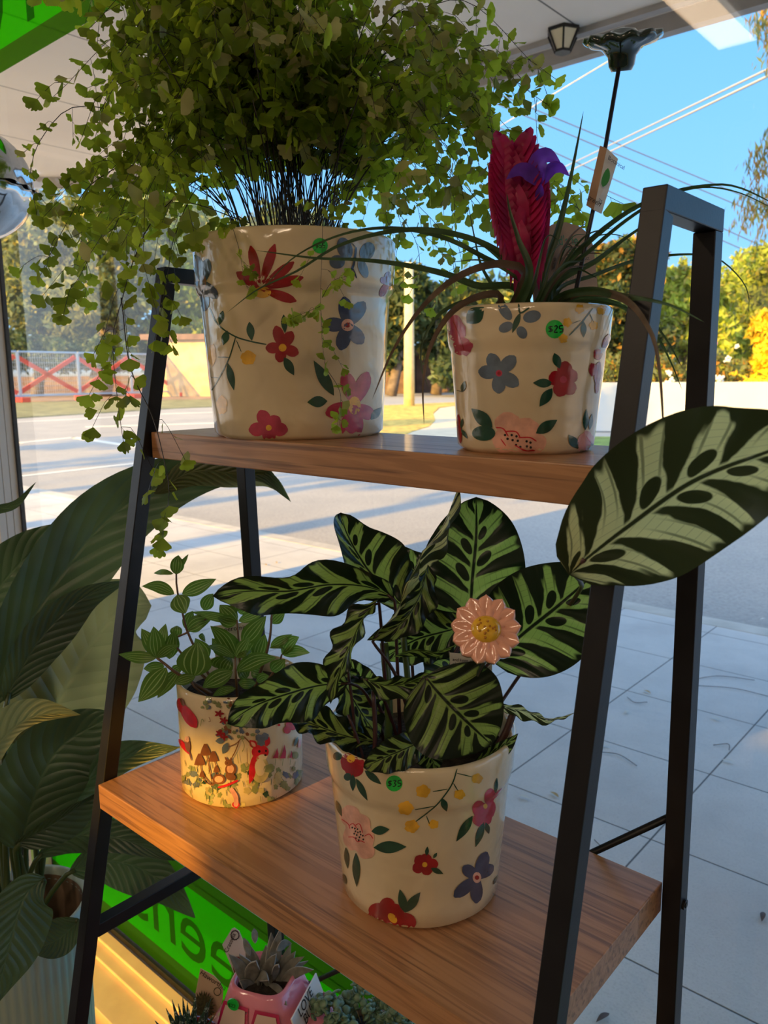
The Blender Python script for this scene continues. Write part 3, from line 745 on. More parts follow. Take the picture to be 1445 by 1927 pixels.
# ---- large pot with the maidenhair fern
CB = Vector((-.6822, .6299, ZU))
fern = empty('potted_fern', CB, 'large cream flower-painted pot overflowing with a delicate maidenhair fern', 'potted plant', 'potted plants on the ladder shelf')
p = Pot(fern, CB, .0978, .1140, .2147, .1565); p.tr = (340, 400, 3.284)
for t in ((345, 368), (432, 205), (582, 195), (700, 305), (758, 400), (715, 548)): p.pet(490, 470, *t, 62, 'red', 1.5, .55)
p.ell(505, 492, 54, 36, 0, 'yellow')
p.stroke([(180, 590), (230, 690), (330, 762), (430, 795), (530, 815)], 9); p.stroke([(340, 770), (300, 900), (240, 1020), (180, 1120)], 7)
p.stroke([(230, 893), (300, 895)], 7); p.stroke([(345, 790), (375, 860)], 6); p.stroke([(190, 1018), (240, 1022)], 6)
p.lf(262, 605, 240, 695, 36); p.lf(290, 730, 262, 820, 48); p.lf(425, 675, 440, 792, 50); p.lf(292, 930, 330, 1098, 46)
p.ell(418, 897, 46, 44, 0, 'yellow', .12); p.ell(195, 880, 24, 68, 0, 'yellow', .1); p.ell(255, 1190, 34, 58, 0, 'yellow', .12); p.ell(168, 985, 12, 50, 0, 'yellow')
p.flower(630, 835, ((588, 700), (690, 735), (728, 872), (608, 925), (525, 838)), 66, 'red', 'yellow', 24)
p.lf(636, 630, 645, 745, 40); p.lf(640, 895, 700, 1005, 56)
p.flower(1030, 695, ((1008, 520), (1135, 552), (1125, 810), (985, 850), (878, 690)), 84, 'navy', 'peach', 38, 'red', 16)
p.flower(140, 430, ((90, 262), (168, 285), (225, 530), (150, 610), (70, 490)), 64, 'navy', 'brown', 20, cb=44)
p.flower(1268, 440, ((1285, 365), (1240, 400), (1235, 520), (1310, 470)), 40, 'red', 'brown', 8)
for q, w_ in (((1012, 985), 95), ((1155, 985), 90), ((895, 1245), 95), ((1190, 1265), 88), ((1045, 1400), 140)): p.pet(1075, 1190, *q, w_, 'rose', 1.35, .5)
p.ell(1072, 1192, 38, 56, 0, 'yellow')
p.lf(945, 1130, 822, 915, 74); p.lf(905, 1165, 782, 1172, 70); p.lf(1172, 1280, 1238, 1205, 46)
p.flower(545, 1330, ((490, 1222), (608, 1262), (662, 1345), (548, 1410), (422, 1345)), 80, 'rose', 'yellow', 18)
p.ell(1012, 222, 46, 70, -20, 'slate'); p.ell(965, 305, 48, 42, 0, 'slate'); p.ell(1150, 240, 44, 60, 25, 'slate'); p.ell(1125, 345, 28, 62, -20, 'slate')
p.stroke([(1082, 215), (1075, 270), (1060, 340), (1015, 395)], 14, 'navy'); p.stroke([(1060, 340), (1085, 405)], 10, 'navy'); p.stroke([(1080, 215), (1050, 190), (1040, 250)], 4, 'navy')
p.ell(860, 205, 48, 48, 0, 'sticker'); p.write('$55', 832, 188, 30, 17, 'ink', 4)
p.done(soilz=.90)
# ---- small pot with the pink-quilled bromeliad
CS = Vector((-.3748, .6252, ZU))
brom = empty('potted_bromeliad', CS, 'small cream flower-painted pot with a magenta-spiked grassy bromeliad', 'potted plant', 'potted plants on the ladder shelf')
p = Pot(brom, CS, .0612, .0732, .1245, .0913); p.tr = (760, 380, 2.1095)
p.lf(250, 480, 318, 418, 66); p.ell(208, 505, 36, 58, -15, 'rose', .1); p.ell(235, 575, 38, 36, 0, 'rose', .15); p.stroke([(195, 470), (225, 540), (240, 590)], 4, 'red')
p.ell(402, 435, 20, 40, -35, 'slate'); p.ell(405, 497, 30, 20, -25, 'slate'); p.ell(508, 455, 36, 24, -15, 'slate'); p.ell(468, 518, 20, 26, -30, 'slate')
p.lf(462, 440, 430, 520, 24); p.stroke([(455, 405), (462, 440), (498, 420)], 7)
p.ell(598, 505, 36, 37, 0, 'sticker'); p.write('$25', 573, 491, 26, 17, 'ink', 4.5)
p.stroke([(748, 422), (705, 478), (655, 530)], 5); p.stroke([(735, 440), (752, 478)], 3); p.stroke([(700, 470), (668, 482)], 3)
for x_, y_ in ((697, 425), (782, 430), (648, 478), (752, 490), (632, 542)): p.ell(x_, y_, 17, 18, 0, 'yellow', .2)
p.lf(712, 474, 712, 538, 24)
p.flower(378, 680, ((340, 602), (442, 612), (455, 728), (376, 760), (296, 672)), 52, 'slate', 'rose', 13, 'red', 7)
p.flower(632, 705, ((642, 632), (686, 678), (672, 762), (612, 772), (574, 695)), 56, 'red', 'rose', 14)
p.lf(596, 600, 618, 662, 34); p.lf(590, 720, 512, 718, 36); p.lf(588, 740, 538, 812, 40)
for e in ((412, 880, 52, 46), (480, 905, 62, 48), (400, 945, 48, 50), (500, 955, 66, 45), (445, 930, 70, 60)): p.ell(*e, 0, 'peach', .05)
for st in ([(365, 895), (395, 900), (415, 930)], [(405, 910), (445, 912), (462, 935)], [(385, 940), (405, 968)], [(455, 935), (500, 935), (526, 950)], [(440, 965), (480, 985), (520, 985)]): p.stroke(st, 5, 'scarlet')
for x_, y_ in ((402, 925), (412, 940), (428, 925), (432, 945), (447, 930), (452, 948), (445, 965), (462, 972), (487, 950), (502, 955), (488, 970), (503, 974)): p.ell(x_, y_, 5, 5, 0, 'ink')
p.lf(352, 895, 270, 820, 52); p.ell(318, 918, 46, 30, 0, 'green'); p.lf(524, 918, 607, 865, 44)
p.lf(690, 978, 652, 924, 36); p.lf(718, 905, 722, 822, 24); p.lf(735, 905, 745, 840, 16); p.ell(720, 955, 32, 46, 10, 'pinkc', .1); p.stroke([(722, 930), (738, 955)], 4, 'scarlet')
for e in ((802, 552, 12, 30, 25), (768, 605, 17, 22, 0), (747, 665, 15, 26, 0), (768, 680, 14, 46, 5), (765, 730, 8, 30, 5)): p.ell(*e, 'red', .1)
p.ell(222, 900, 9, 58, -5, 'red'); p.lf(235, 860, 228, 900, 12); p.lf(228, 900, 255, 940, 14); p.lf(232, 755, 244, 710, 20); p.stroke([(212, 748), (232, 752)], 3)
p.done(soilz=.86)
# ---- tall pot with the calathea
CL = Vector((-.4397, .5521, ZL))
cal = empty('potted_calathea', CL, 'cream flower-painted pot on the lower shelf holding a dark-striped calathea', 'potted plant', 'potted plants on the ladder shelf')
p = Pot(cal, CL, .0769, .0921, .1656, .1245); p.tr = (560, 1340, 3.284)
for e in ((310, 305, 44, 50), (370, 320, 44, 42), (350, 355, 58, 46), (320, 325, 50, 46)): p.ell(*e, 0, 'red')
p.ell(330, 288, 26, 24, 0, 'yellow'); p.ell(247, 272, 28, 26, 0, 'green'); p.lf(342, 385, 342, 488, 38); p.ell(310, 400, 24, 24, 0, 'green'); p.lf(362, 410, 432, 546, 40); p.lf(415, 360, 518, 446, 44)
p.ell(597, 440, 51, 50, 0, 'sticker'); p.write('$35', 560, 420, 38, 24, 'ink', 6, -.1)
p.stroke([(985, 350), (950, 450), (870, 560), (800, 622), (730, 675)], 8)
for st in ([(985, 377), (1080, 400)], [(962, 440), (990, 485)], [(835, 490), (925, 475)], [(725, 602), (845, 580)], [(795, 640), (815, 690)]): p.stroke(st, 7)
for x_, y_, r in ((775, 488, 44), (668, 592, 47), (705, 705, 44), (840, 692, 31), (1000, 508, 34), (1108, 410, 34)): p.ell(x_, y_, r, r*.9, 0, 'yellow', .15)
p.lf(893, 532, 920, 612, 42)
for e in ((1185, 520, 32, 50, 15), (1122, 598, 44, 52, 0), (1185, 600, 36, 60, 10), (1130, 665, 52, 42, 0), (1160, 650, 40, 48, 0)): p.ell(*e, 'rose', .04)
p.pet(1200, 540, 1262, 468, 20, 'rose'); p.ell(1158, 580, 13, 16, 0, 'yellow')
p.lf(1080, 640, 980, 798, 54); p.lf(1148, 680, 1098, 832, 46); p.lf(1160, 680, 1180, 752, 32); p.lf(1220, 500, 1230, 405, 24)
for e in ((325, 640, 62, 66), (375, 700, 78, 78), (345, 770, 62, 84), (405, 780, 70, 92), (425, 860, 54, 46)): p.ell(*e, 0, 'peach', .05)
for st in ([(275, 660), (315, 690), (325, 720)], [(320, 700), (345, 688), (368, 715)], [(355, 700), (385, 690), (405, 745)], [(415, 765), (445, 752), (468, 780)], [(315, 770), (350, 772), (370, 800)], [(370, 800), (395, 795), (418, 805)]): p.stroke(st, 5, 'scarlet')
for x_, y_ in ((340, 712), (356, 718), (372, 722), (388, 738), (360, 735), (375, 742), (352, 750), (368, 758), (392, 755), (405, 762), (385, 772), (408, 785), (380, 790), (362, 778)): p.ell(x_, y_, 5, 6, 0, 'ink')
p.lf(240, 545, 276, 645, 28); p.lf(458, 735, 568, 722, 56); p.lf(472, 835, 672, 830, 76); p.lf(300, 835, 312, 965, 30); p.lf(362, 868, 368, 1078, 48); p.lf(272, 990, 304, 1062, 30); p.ell(268, 960, 6, 34, 0, 'red')
p.flower(785, 940, ((728, 892), (800, 872), (868, 935), (812, 1003), (712, 975)), 66, 'red', 'yellow', 16)
p.lf(796, 884, 802, 828, 24); p.lf(838, 900, 860, 866, 20); p.lf(822, 962, 898, 996, 34)
p.flower(1105, 1020, ((1165, 862), (1205, 945), (1100, 1180), (965, 1140), (1020, 950)), 72, 'navy', 'peach', 26, 'red', 14, cb=34)
p.lf(1205, 1065, 1236, 1005, 16)
for e in ((500, 1222, 60, 46), (555, 1205, 52, 62), (560, 1280, 90, 58), (665, 1295, 68, 58), (600, 1240, 60, 60), (470, 1250, 30, 30)): p.ell(*e, 0, 'red')
p.ell(588, 1270, 22, 36, -40, 'yellow'); p.ell(582, 1318, 8, 14, 0, 'yellow'); p.lf(665, 1235, 632, 1092, 54); p.lf(665, 1235, 758, 1110, 58)
p.done(soilz=.86)
# ---- cylinder pot with a woodland print
CW = Vector((-.7313, .5647, ZL))
pep = empty('potted_peperomia', CW, 'round woodland-print pot holding a bushy light-striped green plant', 'potted plant', 'potted plants on the ladder shelf')
p = Pot(pep, CW, .0745, .0745, .1365, .08, .0015, True); p.tr = (320, 1280, 5.161)
rn = random.Random(7)
for i in range(90):                                   # mossy undergrowth of the print
    x_ = rn.uniform(110, 1260); y_ = rn.uniform(900, 1230) if rn.random() < .7 else rn.uniform(830, 1000)
    p.ell(x_, y_, rn.uniform(18, 52), rn.uniform(14, 40), rn.uniform(0, 90), rn.choice(('sage', 'sage', 'slate', 'green', 'straw', 'sage')), .25)
for i in range(60):
    x_ = rn.uniform(115, 1262); y_ = rn.uniform(760, 1150); p.stroke([(x_, y_+60), (x_+rn.uniform(-15, 15), y_)], 6, rn.choice(('sage', 'green', 'sage')))
for i in range(34): p.ell(rn.uniform(300, 720), rn.uniform(185, 260), rn.uniform(12, 30), rn.uniform(10, 20), rn.uniform(0, 90), rn.choice(('sage', 'slate', 'brown', 'sage')), .2)
for i in range(26): p.ell(rn.uniform(470, 850), rn.uniform(400, 560), rn.uniform(14, 36), rn.uniform(12, 26), rn.uniform(0, 90), rn.choice(('sage', 'slate', 'sage', 'brown')), .2)
p.pet(85, 190, 262, 455, 110, 'scarlet', 1.6, .5); p.ell(110, 240, 34, 70, -10, 'scarlet'); p.ell(130, 210, 18, 42, -20, 'brown'); p.pet(95, 570, 200, 720, 46, 'scarlet')
p.ell(1185, 420, 74, 60, -35, 'scarlet'); p.ell(1130, 480, 34, 38, 0, 'scarlet'); p.ell(1050, 432, 14, 10, 0, 'scarlet')
p.ell(180, 620, 26, 76, -8, 'brown'); p.ell(175, 570, 22, 30, 0, 'peach'); p.stroke([(195, 680), (218, 775)], 14, 'brown')      # bird
for x_, y_, s_ in ((350, 670, 1.05), (425, 735, .95), (295, 765, 1.05), (455, 855, .6), (318, 905, .55)):                        # bell mushrooms
    p.stroke([(x_+8, y_+30*s_), (x_+30, y_+130*s_), (420, 1020)], 9, 'brown'); p.fan((x_, y_+10*s_), [(x_-50*s_, y_+50*s_), (x_-35*s_, y_-5*s_), (x_-12*s_, y_-55*s_), (x_+10*s_, y_-55*s_), (x_+38*s_, y_), (x_+52*s_, y_+45*s_), (x_+15*s_, y_+55*s_), (x_-20*s_, y_+55*s_)], 'brown')
for x_, y_ in ((480, 320), (525, 385), (490, 510), (520, 545)):
    for a in range(5): p.lf(x_, y_, x_+52*math.cos(a*1.256), y_+40*math.sin(a*1.256), 22, 'red')
p.lf(530, 580, 445, 585, 60, 'slate'); p.lf(560, 600, 515, 710, 60, 'slate'); p.stroke([(570, 640), (640, 610), (690, 560)], 8, 'brown'); p.stroke([(675, 570), (640, 670), (600, 750)], 9, 'brown')
p.stroke([(715, 540), (770, 600), (800, 650)], 12, 'brown')
p.ell(590, 860, 52, 60, 10, 'brown'); p.ell(588, 855, 34, 42, 0, 'peach'); p.ell(570, 795, 36, 32, 0, 'brown'); p.lf(560, 780, 535, 735, 20, 'brown'); p.lf(590, 780, 596, 740, 20, 'brown'); p.ell(558, 798, 5, 5, 0, 'ink')   # squirrel
p.ell(478, 955, 60, 50, 0, 'brown'); p.ell(478, 955, 40, 32, 0, 'peach'); p.ell(590, 930, 50, 36, 20, 'brown')
p.stroke([(470, 1035), (560, 1010), (660, 965)], 22, 'scarlet'); p.stroke([(590, 1040), (640, 1130), (640, 1220)], 44, 'pinkc'); p.ell(640, 1200, 36, 30, 0, 'scarlet')
# woodland animal with a tufted cap
p.ell(870, 860, 88, 130, 0, 'straw'); p.ell(800, 850, 34, 130, 8, 'scarlet'); p.ell(870, 690, 82, 68, 0, 'scarlet'); p.lf(835, 650, 770, 575, 70, 'scarlet'); p.lf(925, 640, 955, 545, 52, 'scarlet')
p.lf(825, 640, 785, 590, 34, 'peach'); p.ell(895, 740, 44, 26, 0, 'cream'); p.ell(920, 722, 12, 9, 0, 'ink'); p.ell(862, 685, 12, 14, 0, 'ink'); p.ell(925, 680, 9, 12, 0, 'ink')
for e in ((880, 560, 46, 40), (915, 540, 36, 36), (850, 550, 26, 32), (880, 600, 34, 34)): p.ell(*e, 0, 'slate', .15)
p.ell(870, 840, 50, 84, 0, 'cream', .05); p.ell(955, 850, 54, 40, -20, 'sage', .1); p.pet(790, 900, 770, 1000, 34, 'scarlet')
for x_, y_, w_, h_ in ((1018, 705, 44, 96), (1088, 690, 46, 130), (1160, 715, 22, 70)):
    p.fan((x_, y_), [(x_-w_*.7, y_+h_*.5), (x_+w_*.1-w_*.2, y_), (x_+w_*.3, y_-h_*.55), (x_+w_*.6, y_), (x_+w_*.5, y_+h_*.5)], 'rose'); p.stroke([(x_, y_+h_*.5), (x_-8, y_+h_*.5+70)], 6, 'sage')
p.lf(1195, 640, 1228, 545, 28); p.ell(1205, 725, 28, 36, 0, 'sage'); p.ell(1245, 610, 14, 44, 8, 'pinkc'); p.stroke([(340, 400), (320, 370), (305, 440)], 6, 'sage'); p.stroke([(385, 350), (400, 390), (380, 395)], 5, 'brown')
p.stroke([(700, 570), (720, 630), (700, 690)], 5, 'sage'); p.stroke([(650, 690), (665, 800)], 5, 'sage'); p.stroke([(745, 650), (750, 800)], 5, 'brown')
p.done(soilz=.86)
# ------------------------------------------------------------------ maidenhair fern
def depth(p): return (Vector(p)-CAM).dot(F_)
DB = depth(CB+Vector((0, 0, .2)))
def inroom(p, ymax=.815):
    """keep a point on the room side of the glass (slide it along the view)"""
    if p.y > ymax:
        t = (ymax-CAM.y)/(p.y-CAM.y); return CAM + (p-CAM)*t
    return p
def fleaflet(bm, p, d, n, s, rnd, mi=0):
    """fan shaped leaflet with a notched outer edge; p stalk end, d direction, n normal"""
    d = d.normalized(); n = (n - d*n.dot(d))
    n = n.normalized() if n.length > 1e-4 else d.orthogonal().normalized()
    b = d.cross(n); pts = []
    half = rnd.uniform(.80, 1.15); K = 13; ph = rnd.random(); nl = rnd.choice((3, 4, 4, 5))
    c = bm.verts.new(p)
    for k in range(K):
        q = k/(K-1); a = (q*2-1)*half
        r = s*(.90 + .13*abs(math.sin(PI*nl*q))**.7)*(1-.10*abs(a)) - (s*.16 if abs(q-.5) < .06 and ph > .6 else 0)
        z = s*(.16*math.cos(a*2+ph*5) + .05*math.sin(q*9+ph*7))
        pts.append(bm.verts.new(p + d*(math.cos(a)*r) + b*(math.sin(a)*r) + n*z))
    for k in range(K-1):
        f = bm.faces.new([c, pts[k], pts[k+1]]); f.material_index = mi; f.smooth = True
def frond(path, rnd, nb=7, spread=.07, size=.0105, parent=fern, droop=.5, bare=.30, rs=.0007):
    b = BM(); n = 26; C = spline(path, n)
    C = [inroom(c, .82) for c in C]
    tube(b, C, lambda t: rs*(1-.6*t), 4, 2)
    L = sum((C[i+1]-C[i]).length for i in range(n-1))
    def leaflets(pts, cnt, sz, first=0):
        m = len(pts)-1
        for k in range(cnt):
            t = (k+.6)/cnt*m; i = min(m-1, int(t)); p = pts[i].lerp(pts[i+1], t-i); T = (pts[i+1]-pts[i]).normalized()
            side = (1 if k % 2 else -1)
            o = T.cross(Vector((rnd.gauss(0, .6), rnd.gauss(0, .6), 1))).normalized()*side
            d = (o*.9 + T*.5 + Vector((rnd.gauss(0, .25), rnd.gauss(0, .25), -.25-rnd.random()*.5))).normalized()
            st = p + d*sz*.32
            nrm = Vector((rnd.gauss(0, .8), rnd.gauss(0, .8), rnd.gauss(.4, .7)))
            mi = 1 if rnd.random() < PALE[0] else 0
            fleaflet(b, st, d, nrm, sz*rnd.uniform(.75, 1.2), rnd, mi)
            # hair-thin stalk
            v = [b.verts.new(p), b.verts.new(st), b.verts.new(st+Vector((.0003, 0, .0003))), b.verts.new(p+Vector((.0003, 0, .0003)))]
            b.faces.new(v).material_index = 2
        fleaflet(b, pts[-1], (pts[-1]-pts[-2]), Vector((rnd.gauss(0, 1), rnd.gauss(0, 1), .6)), sz*1.1, rnd, 0)
    for k in range(nb):
        t = bare + (1-bare)*(k+.5)/nb; i = min(n-2, int(t*(n-1))); p = C[i]; T = (C[i+1]-C[i]).normalized()
        side = 1 if k % 2 else -1
        o = T.cross(Vector((rnd.gauss(0, .5), rnd.gauss(0, .5), 1))).normalized()*side
        ln = spread*(1.15 - .75*abs(t-.45))*rnd.uniform(.7, 1.2)
        e = p + (o*.8 + T*.55)*ln + Vector((0, 0, -droop*ln*rnd.uniform(.2, 1.1)))
        m_ = p + (o*.6 + T*.4)*ln*.5 + Vector((0, 0, ln*.08))
        pts = [inroom(q) for q in spline([p, m_, e], 7)]
        tube(b, pts, rs*.42, 3, 2, False)
        leaflets(pts, max(3, int(ln/.0098)), size*rnd.uniform(.85, 1.12))
    i0 = int(n*.72); leaflets(C[i0:], max(3, int(L*.28/.011)), size)
    return obj('frond', b, [M['fern'], M['fern2'], M['fstem']], parent)
PALE = [.12]
rnd = random.Random(11)
soilz = CB.z + .2147*.9
def frond_to(px, py, d, lift=.5, rs=.0008, **kw):
    tip = inroom(P(px, py, d))
    a = rnd.uniform(0, 2*PI); r = rnd.uniform(0, .055)
    root = Vector((CB.x + r*math.cos(a), CB.y + r*math.sin(a), soilz))
    out = (tip-root); H = Vector((out.x, out.y, 0))
    up = max(.10, out.z*.75 + .10)*1.0
    m1 = root + H*.22 + Vector((0, 0, up*.75)); m2 = root + H*.62 + Vector((0, 0, max(out.z*.85, 0) + lift*.14 + .03))
    if m2.z < m1.z*.2: m2.z = m1.z*.6
    return frond([root, m1, m2, tip], rnd, **kw)
# tips over the crown of the fern: (x range, y range, weight)
ZONES = [((130, 980), (-330, -40), 16), ((110, 960), (-60, 150), 24), ((80, 420), (110, 330), 21), ((640, 1040), (130, 330), 15), ((300, 700), (60, 260), 8),
         ((110, 380), (300, 480), 9), ((720, 1100), (300, 460), 8)]
cnt = 0
for (xa, xb), (ya, yb_), n_ in ZONES:
    for k in range(n_):
        x_, y_ = rnd.uniform(xa, xb), rnd.uniform(ya, yb_)
        e = ((x_-570)/520)**2
        dd = DB + rnd.uniform(-.17, .12)*(1-.5*min(1, e))
        PALE[0] = .42 if x_ > 480 and 60 < y_ < 360 else .10  # more tan leaflets where warm light is painted into the crown
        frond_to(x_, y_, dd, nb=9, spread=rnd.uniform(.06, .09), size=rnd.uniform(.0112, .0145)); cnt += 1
PALE[0] = .05
# hanging sprays placed one by one (pixel paths at the pot's distance)
def spray(pts, d, **kw): return frond([inroom(P(x, y, d + (dz or 0))) for x, y, dz in pts], rnd, **kw)
spray([(450, 430, .02), (400, 330, -.02), (300, 400, -.06), (255, 480, -.08), (228, 570, -.09), (212, 640, -.09), (222, 760, -.09), (232, 830, -.09)], DB, nb=9, spread=.045, droop=.9, size=.0125, bare=.35)
spray([(228, 560, -.09), (245, 690, -.10), (285, 780, -.115), (305, 850, -.12), (318, 930, -.12), (300, 1025, -.12)], DB, nb=5, spread=.030, droop=.9, size=.0125, bare=.05)
spray([(450, 430, .02), (380, 350, 0), (330, 440, -.03), (315, 520, -.05), (300, 600, -.06), (290, 640, -.06)], DB, nb=6, spread=.03, size=.013, bare=.3)
spray([(430, 400, .02), (300, 300, .0), (180, 340, -.02), (120, 430, -.03), (75, 520, -.03)], DB, nb=8, spread=.05, size=.0115)
spray([(430, 400, .02), (280, 240, .0), (150, 200, -.02), (85, 250, -.03), (58, 320, -.03), (70, 410, -.03)], DB, nb=8, spread=.025, size=.009)
spray([(470, 420, .02), (330, 380, -.03), (200, 440, -.05), (150, 520, -.06), (120, 560, -.06)], DB, nb=7, spread=.05, size=.0125)
spray([(470, 420, .02), (330, 340, .03), (230, 380, .04), (170, 470, .04), (160, 560, .04)], DB, nb=7, spread=.05, size=.012)
spray([(600, 425, .0), (607, 380, -.12), (606, 470, -.145), (603, 560, -.15), (606, 640, -.152), (612, 690, -.155)], DB, nb=7, spread=.03, size=.0082, bare=.2, droop=.6, rs=.0004)
spray([(606, 560, -.151), (625, 530, -.155), (650, 520, -.157)], DB, nb=2, spread=.012, size=.008, bare=.2, rs=.0003)
spray([(606, 575, -.151), (570, 590, -.155), (545, 600, -.157)], DB, nb=3, spread=.014, size=.008, bare=.1, rs=.0003)
spray([(612, 690, -.155), (640, 740, -.158), (635, 800, -.16)], DB, nb=3, spread=.014, size=.008, bare=.2, rs=.0003)
spray([(440, 430, .0), (432, 410, -.1), (450, 470, -.125), (460, 530, -.13), (468, 545, -.13)], DB, nb=3, spread=.014, size=.009, bare=.2, rs=.0004)
spray([(560, 430, 0), (700, 330, .03), (800, 400, .04), (850, 470, .04), (860, 540, .04)], DB, nb=8, spread=.05, size=.0105)
spray([(560, 430, 0), (690, 350, .03), (770, 430, .03), (790, 500, .03), (770, 555, .03)], DB, nb=7, spread=.045, size=.0105)
spray([(580, 430, 0), (800, 250, .03), (950, 300, .04), (1060, 350, .04), (1100, 420, .04)], DB, nb=9, spread=.05, size=.0095)
# bare wiry stems rising from the soil
for k in range(34):
    a = rnd.uniform(0, 2*PI); r = rnd.uniform(0, .05); q = Vector((CB.x+r*math.cos(a), CB.y+r*math.sin(a), soilz-.004))
    a2 = a + rnd.gauss(0, .5); h = rnd.uniform(.08, .2); e = q + Vector((math.cos(a2)*h*.55, math.sin(a2)*h*.5, h))
    if k == 0: bst = BM()
    tube(bst, [inroom(v) for v in spline([q, q.lerp(e, .5)+Vector((0, 0, .012)), e], 6)], .0006, 4)
o = obj('wiry_stems', bst, M['fstem'], fern)
# ------------------------------------------------------------------ calathea
DL = depth(CL+Vector((0, 0, .2))); csoil = CL.z+.1656*.86
def cleaf(pts, hwpx, d, mat='cala', roll=0, stem=None, stemmat='purple', prof=pr_oval, sr=.0016, **kw):
    """pts: (px, py, depth offset)"""
    C = [P(x, y, d+z) for x, y, z in pts]; mid = sum(d+z for _, _, z in pts)/len(pts)
    b = BM(); leaf(b, C, hwpx/FPX*mid, prof, roll, nu=7, nv=30, **kw)
    o = obj('leaf', b, M[mat], cal)
    if stem is not None:
        sx, sy, sz = stem; root = Vector((CL.x+sx, CL.y+sy, csoil-.005)); b = BM()
        q = C[0]; m_ = root.lerp(q, .5) + Vector((0, 0, .02)) + (q-root).cross(Vector((0, 0, 1)))*.08*sz
        tube(b, spline([root, m_, q, C[0].lerp(C[1], .25)], 14), lambda t: sr*(1.25-.4*t), 6); obj('petiole', b, M[stemmat], o)
    return o
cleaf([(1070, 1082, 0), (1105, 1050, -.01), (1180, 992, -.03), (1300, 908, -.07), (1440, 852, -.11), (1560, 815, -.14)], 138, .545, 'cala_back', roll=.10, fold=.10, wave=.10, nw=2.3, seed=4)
b = BM(); tube(b, spline([Vector((CL.x+.04, CL.y+.02, csoil-.005)), P(985, 1260, .80), P(1082, 1125, .70), P(1092, 1095, .60), P(1078, 1076, .548), P(1100, 1052, .536)], 20), .0019, 7); obj('petiole', b, M['purple'], [o for o in cal.children if o.name.startswith('leaf')][-1])
cleaf([(884, 1190, 0), (888, 1100, 0), (896, 1010, 0), (896, 935, .01)], 98, .765, 'cala', roll=-.1, stem=(-.005, .02, .1), fold=.12, wave=.06, nw=1.6, seed=2)
cleaf([(925, 1245, .0), (985, 1192, -.005), (1050, 1140, -.02), (1128, 1072, -.03)], 104, .735, 'cala', roll=.15, stem=(.02, .0, .2), fold=.1, wave=.07, nw=1.5, seed=6)
cleaf([(742, 1124, 0), (690, 1104, -.01), (620, 1100, -.03), (545, 1112, -.05), (470, 1112, -.065), (400, 1122, -.07)], 56, .72, 'cala', roll=-.55, stem=(-.02, -.005, .3), fold=.25, wave=.28, nw=2.2, ripple=.02, nrip=9, seed=9)
cleaf([(655, 1285, 0), (600, 1290, -.01), (540, 1306, -.03), (480, 1328, -.04), (428, 1362, -.05)], 58, .70, 'cala', roll=-.45, stem=(-.03, -.015, .2), fold=.22, wave=.2, nw=2.2, ripple=.02, nrip=8, seed=12)
cleaf([(765, 1150, 0), (735, 1120, .0), (690, 1070, .01), (655, 1010, .02), (640, 965, .03)], 82, .80, 'cala', roll=.75, stem=(-.02, .02, 0), fold=.45, wave=.1, nw=1.5, ripple=.03, nrip=6, seed=3)
cleaf([(800, 1180, 0), (800, 1130, .01), (780, 1080, .02), (745, 1030, .03)], 46, .80, 'cala', roll=.2, fold=.2, wave=.15, seed=31)
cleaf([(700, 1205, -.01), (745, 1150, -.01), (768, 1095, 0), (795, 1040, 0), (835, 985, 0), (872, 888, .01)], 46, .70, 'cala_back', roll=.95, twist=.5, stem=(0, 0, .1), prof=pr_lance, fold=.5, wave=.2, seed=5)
cleaf([(805, 1062, 0), (790, 1120, -.005), (752, 1175, -.01), (690, 1205, -.01)], 36, .70, 'cala', roll=-.9, twist=.8, prof=pr_lance, fold=.5, wave=.25, seed=15)
cleaf([(712, 1128, 0), (680, 1170, -.01), (655, 1225, -.02), (632, 1280, -.02), (622, 1325, -.02)], 40, .70, 'cala', roll=1.0, twist=-.5, stem=(-.02, -.02, .4), prof=pr_lance, fold=.5, wave=.25, seed=8)
cleaf([(800, 1272, 0), (822, 1300, -.004), (862, 1342, -.01), (925, 1402, -.01)], 104, .655, 'cala', roll=.25, stem=(.0, -.02, .1), fold=.12, wave=.07, nw=1.6, prof=pr_oval, seed=20)
cleaf([(880, 1178, 0), (830, 1190, 0), (780, 1205, 0), (722, 1238, .01)], 52, .765, 'cala', roll=-.3, stem=(0, .02, .1), fold=.15, wave=.15, seed=21)
cleaf([(680, 1275, 0), (730, 1290, -.005), (790, 1280, -.01), (848, 1266, -.01)], 30, .68, 'cala', roll=.7, stem=(-.015, -.01, .1), fold=.4, wave=.2, prof=pr_lance, seed=22)
cleaf([(635, 1262, 0), (655, 1300, .0), (685, 1350, .0), (715, 1390, .0)], 52, .73, 'cala', roll=-.7, stem=(-.03, 0, .1), fold=.2, wave=.2, ripple=.04, nrip=8, seed=23)
cleaf([(520, 1345, -.01), (580, 1360, 0), (650, 1385, 0), (710, 1395, 0)][::-1], 44, .71, 'cala', roll=.8, fold=.2, wave=.2, ripple=.04, nrip=8, seed=24)
cleaf([(800, 1392, 0), (765, 1408, -.01), (725, 1425, -.012), (684, 1445, -.012)], 36, .675, 'cala', roll=-.4, fold=.2, wave=.1, ripple=.03, nrip=7, seed=25)
cleaf([(790, 1390, 0), (805, 1415, 0), (822, 1448, 0)], 34, .685, 'cala', roll=.5, fold=.2, seed=26)
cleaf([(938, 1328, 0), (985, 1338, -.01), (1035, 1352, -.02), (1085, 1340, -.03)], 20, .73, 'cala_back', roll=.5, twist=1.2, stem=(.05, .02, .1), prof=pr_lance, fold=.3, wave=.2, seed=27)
cleaf([(895, 1432, 0), (920, 1420, 0), (950, 1402, 0), (975, 1380, 0)], 22, .705, 'cala', roll=.7, prof=pr_lance, fold=.3, seed=28)
